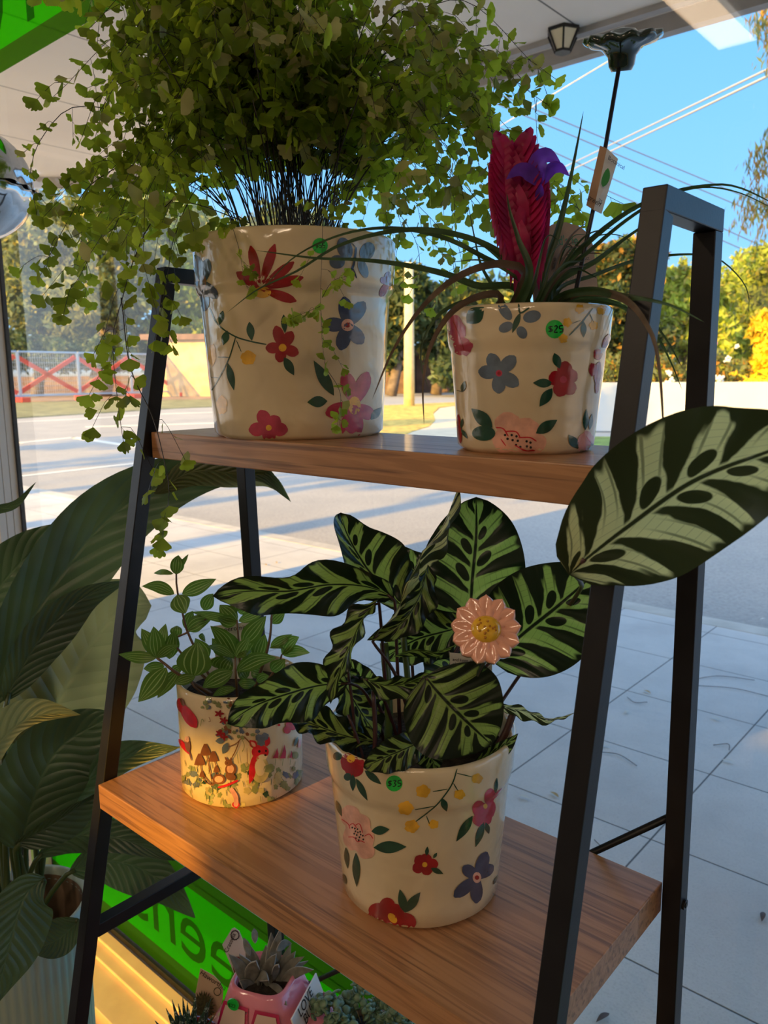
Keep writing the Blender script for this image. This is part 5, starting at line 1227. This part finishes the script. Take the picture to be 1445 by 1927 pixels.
b = BM(); loft(b, [(0, .0, .070, .042), (0, .006, .082, .052), (.0, .030, .088, .056), (.0, .045, .080, .053), (.0, .054, .066, .049)]); obj('body', b, M['pinkpot'], car)
b = BM(); loft(b, [(-.008, .045, .066, .050), (-.010, .060, .060, .050), (-.011, .085, .050, .046), (-.012, .104, .043, .041), (-.012, .109, .039, .037), (-.012, .105, .035, .033), (-.012, .085, .032, .031)])
obj('cabin', b, M['pinkpot'], car)
b = BM(); loft(b, [(-.012, .088, .034, .032), (-.012, .098, .035, .033), (-.012, .099, .030, .028), (-.012, .0965, .010, .010)]); obj('soil', b, M['soil'], car)
b = BM()
for x0, x1 in ((-.058, -.018), (-.010, .032)):       # side windows and their deep pink frame
    for s_ in (1,):
        for k, (g, off, mi) in enumerate(((.004, .0012, 1), (0, .0022, 0))):
            f = lambda x, z, o_: b.verts.new(L_(x-(z-.06)*.10*(1 if x > 0 else -1), s_*(.0506-(z-.060)*.16+o_-abs(x+.01)**2*1.2), z))
            b.faces.new([f(x0-g, .056-g, off), f(x1+g, .056-g, off), f(x1+g-.004, .088+g, off), f(x0-g+.006, .088+g, off)]).material_index = mi
obj('side_window', b, [M['winglaze'], M['deeppink']], car, False)
b = BM(); box(b, (-.001, -.034, -.012), (.001, .034, .012), 0, Matrix.Translation(L_(.052, .004, .078)) @ Matrix(((fw.x, sd_.x, 0, 0), (fw.y, sd_.y, 0, 0), (0, 0, 1, 0), (0, 0, 0, 1))) @ Matrix.Rotation(-.35, 4, 'Y') @ Matrix.Scale(1.25, 4))
sp = obj('sign_plate', b, M['whiteglaze'], car, False, .001)
b = BM(); so = P(539, 1893, 1.048); xd = P(567, 1847, 1.075)-so
on_quad(b, 'LOVE', .0205, so, xd, P(530, 1880, 1.05)-P(548, 1908, 1.045), 0, .0); so = P(552, 1911, 1.046); on_quad(b, 'BUG', .0195, so, xd, P(530, 1880, 1.05)-P(548, 1908, 1.045), 0, .0)
LB = b
for s_ in (1, -1):
    pass
b = BM()
for s_ in (1, -1): sphere(b, L_(.080, s_*.038, .040), .013, .013, .013, 16, 10)
obj('headlight', b, M['whiteglaze'], car)
for x in (-.052, .055):
    for s_ in (1, -1):
        b = BM(); tube(b, [L_(x, s_*.046, .020), L_(x, s_*.062, .020)], .021, 24, 0); obj('wheel', b, M['deeppink'], car)
b = BM(); sphere(b, L_(.055, .0, .050), .045, .040, .018, 20, 10, 0, Matrix(((fw.x, sd_.x, 0), (fw.y, sd_.y, 0), (0, 0, 1)))); obj('bonnet', b, M['pinkpot'], car)
# sign text on the plate face
for v in LB.verts: pass
LB.free(); b = BM()
PMx = Matrix.Translation(L_(.052, .004, .078)) @ Matrix(((fw.x, sd_.x, 0, 0), (fw.y, sd_.y, 0, 0), (0, 0, 1, 0), (0, 0, 0, 1))) @ Matrix.Rotation(-.35, 4, 'Y') @ Matrix.Scale(1.25, 4)
TX = PMx @ Matrix.Translation((.0014, .0, 0)) @ Matrix(((0, 0, 1, 0), (-1, 0, 0, 0), (0, 1, 0, 0), (0, 0, 0, 1)))
TX = PMx @ Matrix(((0, 0, 1, .0016), (-1, 0, 0, 0), (0, 1, 0, 0), (0, 0, 0, 1)))
add_text(b, 'LOVE', .0145, TX @ Matrix.Translation((-.0205, .0015, 0))); add_text(b, 'BUG', .0145, TX @ Matrix.Translation((-.0165, -.0105, 0)))
obj('lettering', b, M['textblack'], sp, False)
b = BM(); tube(b, [L_(-.036, .0475, .094), L_(-.036, .0495, .094)], .0085, 24); stk = obj('price_sticker', b, M['p_sticker'], car, False)
b = BM(); on_quad(b, '$22', .0075, L_(-.043, .0499, .091), fw, up_, 0, .0006); obj('price', b, M['textblack'], stk, False)
DKc = depth(L_(-.012, 0, .11))
def kleaf(x0, y0, x1, y1, hw, dz=0, roll=.3, bend=.1, d0=0):
    a, c = P(x0, y0, DKc+d0), P(x1, y1, DKc+dz); m_ = a.lerp(c, .5) + U_*bend*(c-a).length
    b = BM(); leaf(b, [a, m_, c], hw*.8/FPX*DKc, pr_lance, roll, fold=.25, cup=.15, nu=4, nv=14)
    o = obj('leaf', b, M['kal'], car, True); s_ = o.modifiers.new('thick', 'SOLIDIFY'); s_.thickness = .0022
    o.data.materials.append(M['kalrim']); s_.material_offset_rim = 1
    s_.offset = 0
    return o
K_ = [(505,1858,500,1778,20,.01),(490,1860,462,1768,17,.01),(488,1862,450,1795,16,-.01),(512,1858,510,1755,18,.02),(505,1860,528,1746,18,.02),(478,1862,430,1795,16,-.02),(520,1850,556,1790,15,.01),(525,1848,572,1800,12,.0),(526,1850,590,1825,13,-.01),
      (530,1840,580,1808,8,.02),(498,1845,520,1795,13,-.02),(500,1865,540,1892,19,-.04),(496,1868,462,1908,15,-.04),(470,1850,482,1808,18,-.03),(486,1835,505,1845,12,-.04),(525,1845,548,1775,12,.02),(515,1845,524,1815,9,-.03),(480,1870,450,1845,14,-.02),
      (470,1800,458,1765,9,.02),(520,1790,548,1775,10,.03),(480,1775,478,1748,8,.03)]
for q in K_: kleaf(*q, roll=rn.uniform(-.4, .5), bend=rn.uniform(.02, .14))
for k in range(5):
    b = BM(); a = L_(-.012+rn.uniform(-.02, .02), rn.uniform(-.02, .02), .096); tube(b, [a, a.lerp(P(rn.uniform(470, 530), rn.uniform(1790, 1840), DKc), .5)+Vector((0, 0, .004)), P(rn.uniform(478, 526), rn.uniform(1800, 1850), DKc)], .0025, 6); obj('stem', b, M['kal'], car)
o = label_card('plant_label', 'white label reading Crassula with a round stamp, behind the grey felted leaves', [(418, 1778), (436, 1748), (441, 1746), (450, 1752), (470, 1800), (475, 1870), (452, 1860)], 1.14, [('Crassula', 428, 1793, .0088, 437, 1773)], 'white_card')
b = BM(); cp = P(442, 1760, 1.136); ring_logo(b, cp, A_, B_, .0062); obj('stamp_print', b, M['textblack'], o, False)
b = BM(); cp = P(448, 1830, 1.136); leaf(b, [P(444, 1800, 1.136), P(450, 1822, 1.136), P(458, 1850, 1.136)], 11/FPX*1.136, pr_oval, fold=0); obj('picture_print', b, M['tagred'], o, False)
# trailing plant with bead leaves
tc = Vector((-.612, .655, Z3)); TR, THt = .062, .050
trail = empty('potted_turtle_vine', tc, 'round-leaved grey-green trailing plant under the wooden shelf edge', 'potted plant', 'small plants on the third shelf')
b = BM(); lathe(b, [(0, 0), (TR*.8, 0), (TR, THt), (TR*.94, THt), (TR*.9, THt-.01)], tc, 40); obj('pot', b, M['clay'], trail)
b = BM(); lathe(b, [(TR*.92, THt-.008), (TR*.5, THt+.004), (0, THt+.008)], tc, 24); obj('soil', b, M['soil'], trail)
for j in range(30):
    a = rn.uniform(0, 2*PI); r0 = rn.uniform(0, .045); p0 = tc+Vector((math.cos(a)*r0, math.sin(a)*r0, THt)); rr = rn.uniform(.03, .085); a2 = a+rn.gauss(0, .6)
    p1 = p0 + Vector((math.cos(a2)*rr*.6, math.sin(a2)*rr*.5, rn.uniform(.012, .045))); p2 = p0 + Vector((math.cos(a2)*rr*1.2, math.sin(a2)*rr*.6, rn.uniform(-.015, .025)))
    C = spline([p0, p1, p2], 12); b = BM(); tube(b, C, .0007, 4, 1)
    for i in range(2, 12):
        for s_ in (1, -1):
            c_ = C[i] + Vector((rn.gauss(0, .003), rn.gauss(0, .003), rn.gauss(.002, .002))) + Vector((0, 0, .003*s_))
            q = rn.uniform(.0042, .0075); Mx = Matrix.Rotation(rn.uniform(-.8, .8), 3, 'X') @ Matrix.Rotation(rn.uniform(-.8, .8), 3, 'Y'); sphere(b, c_, q, q, q*.32, 9, 5, 0, Mx)
    obj('trailing_stem', b, [M['bead'], M['beadstem']], trail)
# silver foil balloon at the left edge
fb = P(-100, 338, 1.02)
ball = empty('foil_balloon', fb, 'shiny silver foil balloon with a pinched seam poking in at the left edge', 'balloon')
b = BM(); n = 180; RB, HB = .106, .076
tz = Matrix.Rotation(.10, 3, Vector((F_.x, F_.y, 0)).normalized())
def bring(sgn, s_):
    out = []
    for k in range(n):
        a = 2*PI*k/n; h = HB*math.sqrt(max(0, 1-s_**2.4))*(1-.05*s_**4*abs(math.sin(a*7)))
        r = RB*s_*(1-.02*s_**6*abs(math.sin(a*7)))
        out.append(b.verts.new(fb + tz @ Vector((math.cos(a)*r, math.sin(a)*r, sgn*(h+.0012*math.sin(a*23)*s_**8)))))
    return out
SS = [.12, .25, .4, .55, .68, .78, .86, .92, .96, .985, 1.0]
R1 = [bring(1, q) for q in SS]; R2 = [bring(-1, q) for q in SS[:-1]]
for RR in (R1, R2 + [R1[-1]]):
    for A, B in zip(RR, RR[1:]):
        for k in range(n): b.faces.new([A[k], A[(k+1) % n], B[(k+1) % n], B[k]])
b.faces.new(R1[0]); b.faces.new(R2[0])
edge = [b.verts.new(fb + (v.co-fb)*(1.06+.012*math.sin(k*.7))) for k, v in enumerate(R1[-1])]
for k in range(n): b.faces.new([R1[-1][k], R1[-1][(k+1) % n], edge[(k+1) % n], edge[k]])
bmesh.ops.recalc_face_normals(b, faces=b.faces)
obj('foil', b, M['foil'], ball)
b = BM(); tube(b, spline([fb-Vector((0, 0, .07)), fb-Vector((.01, 0, .5)), Vector((fb.x-.02, fb.y, .05))], 14), .0009, 5); obj('ribbon', b, M['white_card'], ball)
# ------------------------------------------------------------------ things across the road
rn = random.Random(17)
def gpv(px, py, z=ZP): return at(2, z, px, py)
def foliage(bm, blobs, n, sz, rn, mats=3, jit=1.0):
    tot = sum(b_[1]*b_[1] for b_ in blobs)
    for c, r, rz in blobs:
        c = Vector(c); m_ = int(n*r*r/tot)
        # a dense inner core so that the crown is not see-through
        base = len(bm.verts); sphere(bm, c, r*.72, r*.72, rz*.72, 14, 9, 0)
        for k in range(m_):
            u = rn.uniform(-1, 1); a = rn.uniform(0, 2*PI); q = math.sqrt(1-u*u); rad = rn.uniform(.70, 1.05)*(1+.16*math.sin(a*5+c.x)+.12*math.sin(u*7+a*3))
            p = c + Vector((q*math.cos(a)*r*rad, q*math.sin(a)*r*rad, u*rz*rad)); s = sz*rn.uniform(.6, 1.5)
            d = Vector((rn.gauss(0, 1), rn.gauss(0, 1), rn.gauss(-.3, 1))).normalized(); e = d.orthogonal().normalized(); e = Matrix.Rotation(rn.uniform(0, 6), 3, d) @ e
            vs = [bm.verts.new(p-d*s), bm.verts.new(p+e*s*.45), bm.verts.new(p+d*s), bm.verts.new(p-e*s*.45)]
            bm.faces.new(vs).material_index = 0 if rn.random() < .6 else rn.randrange(mats)
def tree(name, label, base, blobs, n, sz, mats, trunk=.18, group=None, forks=0, cat='tree'):
    t = empty(name, base, label, cat, group)
    b = BM(); foliage(b, blobs, n, sz, rn, len(mats)); obj('foliage', b, [M[m] for m in mats], t)
    if trunk:
        b = BM(); base = Vector(base); c = Vector(blobs[0][0]); tube(b, spline([base, base.lerp(c, .5)+Vector((trunk*1.5, 0, 0)), c], 8), lambda q: trunk*(1.3-.7*q), 9)
        for k in range(forks):
            c2 = Vector(blobs[min(k+1, len(blobs)-1)][0]); tube(b, spline([base.lerp(c, .35), base.lerp(c2, .7)+Vector((0, 0, trunk)), c2], 7), lambda q: trunk*(.8-.5*q), 7)
        obj('trunk', b, M['bark'], t)
    return t
def bl(px, py, d, rpx, rzpx=None):
    c = P(px, py, d); return (c, rpx/FPX*d, (rzpx or rpx)/FPX*d)
def gbase(px, d): c = P(px, 745, d); return Vector((c.x, c.y, ZP))
# trees beyond the fence on the left
TG = 'trees across the road'
tree('gum_tree', 'grey-green tree behind the left end of the fence', gbase(70, 56), [bl(70, 560, 56, 90, 80), bl(60, 470, 57, 85, 70), bl(130, 520, 57, 70, 60), bl(40, 400, 58, 60, 45)], 15000, .24, ['tr_grey', 'tr_olive', 'tr_yel'], .35, TG, 2)
tree('gum_tree', 'tall olive tree with forked dark trunk behind the fence', gbase(185, 54), [bl(190, 560, 54, 85, 75), bl(180, 450, 55, 100, 80), bl(250, 500, 55, 75, 70), bl(150, 610, 54, 50, 40)], 17000, .24, ['tr_olive', 'tr_grey', 'tr_yel'], .7, TG, 2)
tree('gum_tree', 'sunlit yellow-green tree seen through the hanging fern', gbase(330, 60), [bl(300, 420, 60, 85, 55), bl(370, 540, 58, 70, 80), bl(330, 620, 57, 50, 45), bl(400, 470, 60, 60, 60)], 15000, .24, ['tr_lime', 'tr_yel', 'tr_olive'], .35, TG, 2)
tree('gum_tree', 'dense olive tree hidden behind the big pot', gbase(560, 62), [bl(480, 540, 62, 90, 110), bl(600, 560, 62, 100, 120), bl(540, 460, 62, 90, 70)], 9000, .30, ['tr_olive', 'tr_dark', 'tr_grey'], .4, TG, 1)
tree('street_tree', 'dark green tree between the big pot and the pale pole', gbase(735, 50), [bl(745, 590, 50, 55, 60), bl(720, 650, 50, 48, 45), bl(760, 530, 51, 42, 30)], 6000, .30, ['tr_dark', 'tr_olive', 'tr_yel'], .3, TG, 1)
tree('street_tree', 'dark tree with blue sky gaps right of the pale pole', gbase(820, 52), [bl(820, 570, 52, 40, 34), bl(835, 640, 52, 45, 45), bl(800, 600, 53, 30, 40), bl(870, 580, 52, 50, 60), bl(930, 600, 52, 60, 70)], 6500, .30, ['tr_dark', 'tr_olive', 'tr_yel'], .3, TG, 1)
tree('street_tree', 'dark green bush low behind the small flowered pot', gbase(880, 48), [bl(860, 700, 48, 45, 32), bl(930, 690, 48, 60, 45), bl(1000, 680, 48, 60, 60)], 4000, .28, ['tr_dark', 'tr_grey', 'tr_olive'], 0, TG)
tree('understory_shrub', 'dark bushy scrub behind the left half of the fence', gbase(120, 53), [bl(30, 660, 53, 60, 34), bl(120, 668, 53, 60, 30), bl(210, 665, 53, 55, 32)], 8000, .2, ['tr_dark', 'tr_olive', 'tr_grey'], 0, TG, cat='shrub')
tree('understory_shrub', 'dark scrub behind the sandstone building', gbase(330, 62), [bl(290, 650, 62, 60, 44), bl(370, 655, 62, 60, 44), bl(450, 650, 62, 60, 50)], 6000, .24, ['tr_dark', 'tr_olive', 'tr_lime'], 0, TG, cat='shrub')
# garden on the right behind the white wall
tree('hedge_tree', 'tall clipped hedge tree with rusty yellow top beside the shelf leg', gbase(1175, 25), [bl(1165, 560, 25, 66, 70), bl(1175, 500, 25, 60, 44), bl(1130, 620, 25, 60, 70), bl(1200, 660, 25, 60, 60), bl(1080, 640, 26, 60, 80)], 13000, .11, ['tr_dark', 'tr_olive', 'tr_rust'], .1, TG, cat='tree')
tree('hedge_tree', 'rusty gold crown topping the clipped hedge', gbase(1180, 26), [bl(1180, 478, 25.5, 52, 24), bl(1130, 490, 25.8, 40, 24), bl(1218, 490, 25.5, 34, 26)], 5000, .10, ['tr_rust', 'tr_gold', 'tr_lime'], 0, TG)
tree('garden_tree', 'bright lime tree framed inside the shelf\'s black end frame', gbase(1285, 27), [bl(1285, 560, 27, 52, 58), bl(1270, 620, 27, 60, 60), bl(1250, 540, 28, 34, 36), bl(1330, 640, 27, 50, 60)], 9000, .13, ['tr_lime', 'tr_yel', 'tr_olive'], .12, TG, 1)
tree('garden_tree', 'large yellow-green tree right of the shelf frame', gbase(1400, 29), [bl(1410, 560, 29, 72, 70), bl(1372, 590, 29, 52, 60), bl(1440, 500, 30, 52, 36), bl(1400, 640, 28, 66, 50), bl(1500, 560, 29, 70, 80)], 13000, .13, ['tr_lime', 'tr_olive', 'tr_yel'], .15, TG, 1)
tree('autumn_shrub', 'golden yellow shrub at the right edge above the white wall', gbase(1455, 22), [bl(1450, 620, 22, 34, 30), bl(1458, 680, 22, 38, 46)], 3000, .13, ['tr_gold', 'tr_gold', 'tr_lime'], .05, TG, cat='shrub')
for px, py, r in ((1150, 700, 34), (1235, 700, 36), (1330, 690, 34), (1385, 705, 28)):
    tree('garden_shrub', 'low leafy garden shrub showing just above the white wall', gbase(px, 22.5), [bl(px, py, 22.5, r, r*.8), bl(px+30, py+10, 22.3, r*.7, r*.6)], 2200, .10, ['tr_olive', 'tr_lime', 'tr_rust'], 0, 'shrubs above the white wall', cat='shrub')
FL = [(1340, 648, 7, 'fl_pink', 'pink blossom cluster in the garden above the white wall'), (1330, 655, 5, 'fl_pink', 'pink blossom cluster in the garden above the white wall'), (1370, 676, 5, 'fl_white', None), (1354, 714, 7, 'fl_white', None), (1387, 652, 4, 'fl_white', None), (1259, 718, 6, 'fl_white', None), (1258, 702, 5, 'fl_white', None),
      (1380, 704, 5, 'tr_gold', None), (1405, 716, 7, 'tr_gold', None), (1421, 724, 8, 'tr_gold', None), (1435, 655, 7, 'tr_gold', None)]
for x, y, r, m, l_ in FL:
    b = BM(); c = P(x, y, 21.6)
    for k in range(14):
        p_ = c+Vector((rn.gauss(0, 1), rn.gauss(0, 1), rn.gauss(0, 1)))*r/FPX*21.6*.5; sphere(b, p_, r/FPX*21.6*.42, seg=7, rng=5)
    tag(obj('blossom_cluster', b, M[m]), l_ or ('white blossom cluster in the garden above the white wall' if m == 'fl_white' else 'golden blossom cluster above the right end of the white wall'), 'blossom', 'blossoms above the white wall')
# hanging gum branches at top right
gb = empty('gum_branch', P(1470, 200, 9), 'hanging eucalyptus foliage with rusty leaves at the top right edge', 'tree')
for n_, (x0, y0, x1, y1, w_) in enumerate(((1480, -10, 1425, 60, 22), (1490, 240, 1420, 330, 30), (1500, 260, 1400, 400, 34), (1490, 330, 1425, 450, 30), (1500, 380, 1395, 420, 26), (1480, 10, 1440, 120, 20))):
    b = BM(); C = spline([P(x0, y0, 9), P((x0+x1)/2-8, (y0+y1)/2-14, 9), P(x1, y1, 9)], 10); tube(b, C, lambda t: .012*(1.1-t), 4, 3)
    for k in range(150):
        c = rn.choice(C[2:]) + Vector((rn.gauss(0, 1), rn.gauss(0, 1), rn.gauss(0, 1)))*w_*.55/FPX*9*.8; s = rn.uniform(.04, .075); d = Vector((rn.gauss(0, .35), rn.gauss(0, .35), -1)).normalized(); e = Matrix.Rotation(rn.uniform(0, 6), 3, d) @ d.orthogonal().normalized()
        b.faces.new([b.verts.new(c-d*s), b.verts.new(c+e*s*.18), b.verts.new(c+d*s), b.verts.new(c-e*s*.18)]).material_index = rn.choice((0, 0, 1, 2))
    obj('branch', b, [M['tr_rust'], M['tr_olive'], M['tr_yel'], M['bark']], gb)
# white painted garden wall
wa, wb = gpv(1040, 810), gpv(1520, 814); dirw = (wb-wa); hw_ = 1.43*(812-725)/(812-705)
b = BM(); nrm = Vector((-dirw.y, dirw.x, 0)).normalized()
beam(b, wa+Vector((0, 0, hw_/2)), wb+Vector((0, 0, hw_/2)), .2, hw_); g1 = struct('wall_garden', b, M['wbrick'])
# temporary fence panels
A0, A1 = gpv(40, 757), gpv(335, 746)
A1 = A0 + (A1-A0)*1.0
nP = 4; step = (A1-A0)/3
for k in range(-1, 4):
    a = A0+step*(k+.012); c = A0+step*(k+.988); H = 2.75; Z = Vector((0, 0, 1))
    f = empty('temporary_fence_panel', a, ('mesh construction fence panel with orange cross straps, ' + ('cut by the window jamb at far left', 'first full one from the left jamb', 'second one from the left jamb', 'crossing behind the left shelf leg', 'half hidden by the big pot')[k+1]), 'fence panel', 'temporary fence panels')
    b = BM()
    for p0, p1 in ((a, a+Z*H), (c, c+Z*H), (a+Z*H, c+Z*H), (a+Z*.35, c+Z*.35)): beam(b, p0, p1, .09, .09, Vector((.3, 1, .1)))
    obj('frame', b, M['galv'], f, False)
    b = BM()
    for i in range(1, 26): p0 = a.lerp(c, i/26); beam(b, p0+Z*.35, p0+Z*H, .018, .018, Vector((.3, 1, .1)))
    for i in range(1, 9): beam(b, a+Z*(.35+i*.26), c+Z*(.35+i*.26), .018, .018)
    obj('wire_mesh', b, M['galv'], f, False)
    for p0, p1 in ((a+Z*(H-.25), c+Z*.5), (a+Z*.5, c+Z*(H-.25))):
        b = BM(); beam(b, p0-Vector((0, .12, 0)), p1-Vector((0, .12, 0)), .06, .24); obj('cross_strap', b, M['orange'], f, False)
    b = BM(); box(b, (a.x-.06, a.y-.40, ZP), (a.x+.85, a.y+.12, ZP+.28)); obj('foot_block', b, M['orange'], f, False, .04)
for px, h in ((65, 2.9), (22, 2.8)):
    p = gpv(px+3, 750); b = BM(); beam(b, p+Vector((0, 0, 0)), p+Vector((0, 0, 4.2)), .35, .2); tag(obj('orange_post', b, M['orange'], None, False), 'upright orange barrier post behind the fence' if px == 65 else 'orange barrier post beside the window jamb', 'post', None)
# low rubble wall and buildings behind the fence
p0, p1 = gpv(-40, 741), gpv(360, 737); b = BM(); beam(b, p0+Vector((0, 0, .7)), p1+Vector((0, 0, .7)), .4, 1.4); struct('wall_rubble', b, M['brickwall'])
def building(label, px0, px1, pytop, d, mat, wins=(), roof=None):
    a, c = P(px0, 745, d), P(px1, 745, d); a.z = c.z = ZP; top = P((px0+px1)/2, pytop, d).z; o = empty('building', a, label, 'building', 'buildings across the road')
    b = BM(); dn = Vector((F_.x, F_.y, 0)).normalized(); q = [a, c, c+dn*6, a+dn*6]; prism(b, ccw([(v.x, v.y) for v in q]), ZP, top); obj('walls', b, M[mat], o, False)
    b = BM(); prism(b, ccw([(v.x, v.y) for v in (a-dn*.4-R0*.4, c-dn*.4+R0*.4, c+dn*6.3, a+dn*6.3)]), top, top+.35); obj('roof', b, M['brickwall'], o, False)
    for x0, x1, y0, y1 in wins:
        b = BM(); A, B = P(x0, y0, d-.05), P(x1, y1, d-.05); beam(b, Vector((A.x, A.y, (A.z+B.z)/2)), Vector((B.x, B.y, (A.z+B.z)/2)), .1, abs(A.z-B.z)); obj('window', b, M['winpane'], o, False)
    return o
building('low sandstone building behind the fence and left shelf leg', 284, 420, 640, 52, 'sandstone', ((292, 306, 665, 700), (330, 345, 660, 725)))
building('brown brick building with dark doorway left of the pale pole', 700, 775, 640, 56, 'brickwall', ((748, 762, 680, 720),))
building('dark grey building low between pole and small pot', 783, 900, 668, 58, 'brickwall', ((785, 800, 690, 720),))
# pale timber pole and thin sign post
pb = gpv(770, 764); b = BM(); dp_ = depth(pb); rp = 9.5/FPX*dp_
tube(b, [pb, pb+Vector((0, 0, 3)), pb+Vector((.0, 0, (764-505)/FPX*dp_))], lambda t: rp*(1.1-.25*t), 16); tag(obj('timber_pole', b, M['pole']), 'thick pale yellow pole standing in the dry lawn between the two pots', 'pole')
pb = gpv(843, 738); b = BM(); dp_ = depth(pb); tube(b, [pb, pb+Vector((0, 0, 78/FPX*dp_))], .09, 8); tag(obj('sign_post', b, M['galv']), 'thin grey metal post across the road beside the small pot', 'post')
# overhead cables
def cable(a, c, d0, d1, r, mat, label, group='overhead cables', sag=.0):
    A, C = P(*a, d0), P(*c, d1); dv_ = (C-A); A2, C2 = A-dv_*.6, C+dv_*.6; m_ = (A2+C2)/2 - Vector((0, 0, sag)); b = BM(); tube(b, spline([A2, A2.lerp(C2, .25)-Vector((0, 0, sag*.75)), m_, A2.lerp(C2, .75)-Vector((0, 0, sag*.75)), C2], 17), r, 5)
    tag(obj('overhead_cable', b, M[mat]), label, 'cable', group)
cable((1100, 296), (1445, 130), 24, 12, .020, 'cable_white', 'upper of two thick pale cables crossing the sky at right')
cable((1100, 308), (1445, 143), 24, 12, .022, 'cable_white', 'lower of two thick pale cables crossing the sky at right')
cable((1020, 190), (1335, 2), 14, 8, .009, 'pole', 'thin tan cable rising behind the dark ceramic flower to the awning')
for i, (y0, y1) in enumerate(((224, 388), (244, 410), (290, 468), (318, 490))):
    cable((1050, y0), (1445, y1), 30, 34, .022, 'cable', ('highest thin dark cable sloping down to the right', 'thin dark cable just below the highest one', 'third thin dark cable down, behind the shelf frame top', 'lowest thin dark cable, just above the hedge tree')[i])
# litter on the pavement
for i, (x, y, m) in enumerate(((1178, 1340, 'petal'), (1346, 1352, 'petal'), (1298, 1398, 'petal'), (985, 1500, 'petal'), (1137, 1403, 'petal'), (1043, 1495, 'litter'), (1370, 1432, 'petal'), (1218, 1302, 'litter'), (1435, 1165, 'petal'), (745, 1015, 'litter'), (500, 1062, 'litter'), (520, 1058, 'litter'), (1435, 1725, 'twig'), (1134, 1915, 'twig'), (900, 1000, 'litter'))):
    p = at(2, ZP+.006, x, y); a = rn.uniform(0, 6); b = BM(); d = Vector((math.cos(a), math.sin(a), 0))*.022
    leaf(b, [p-d, p+Vector((0, 0, .004)), p+d], .007, pr_lance, 0, face=(0, 0, 1), nu=2, nv=8); tag(obj('fallen_leaf', b, M[m]), 'small fallen leaf lying on the ground outside the window', 'leaf', 'fallen leaves on the ground outside')
for i, (pts, lab_) in enumerate(((((1130, 1415), (1165, 1420), (1198, 1441)), 'short dry twig on the paving between the two right shelf legs'), (((1180, 1312), (1195, 1322), (1218, 1321)), 'small curved twig on the paving near the big striped leaf'),
                        (((1118, 1580), (1128, 1590), (1138, 1600)), 'tiny twig on the paving by the lower shelf corner'), (((1342, 1402), (1370, 1400), (1372, 1412)), 'pale curved twig on the paving right of the shelf'), (((1310, 1290), (1380, 1295), (1445, 1310)), 'long thin twig lying across the paving at the right edge'), (((1290, 1282), (1350, 1272), (1420, 1280)), 'fine pale twig right of the rear shelf leg'))):
    b = BM(); tube(b, spline([at(2, ZP+.006, x, y) for x, y in pts], 10), .0014, 5); tag(obj('twig', b, M['twig']), lab_, 'twig', 'twigs on the paving')
# street trees on this side, behind the shop's corner: their trunks stripe the road with shade
for i, (x, y) in enumerate(((-6.6, -7), (-8.6, -8.5), (-10.8, -7.5), (-13.5, -9), (-17, -8))):
    base = Vector((x, y, .06)); t = tree('street_tree', 'tall street tree beside the shop', base, [(Vector((x, y, 6.6)), 1.5, 1.6), (Vector((x+.5, y+.3, 8.2)), 1.1, 1.0)], 900, .22, ['tr_olive', 'tr_grey', 'tr_dark'], .20, 'street trees beside the shop', 0)
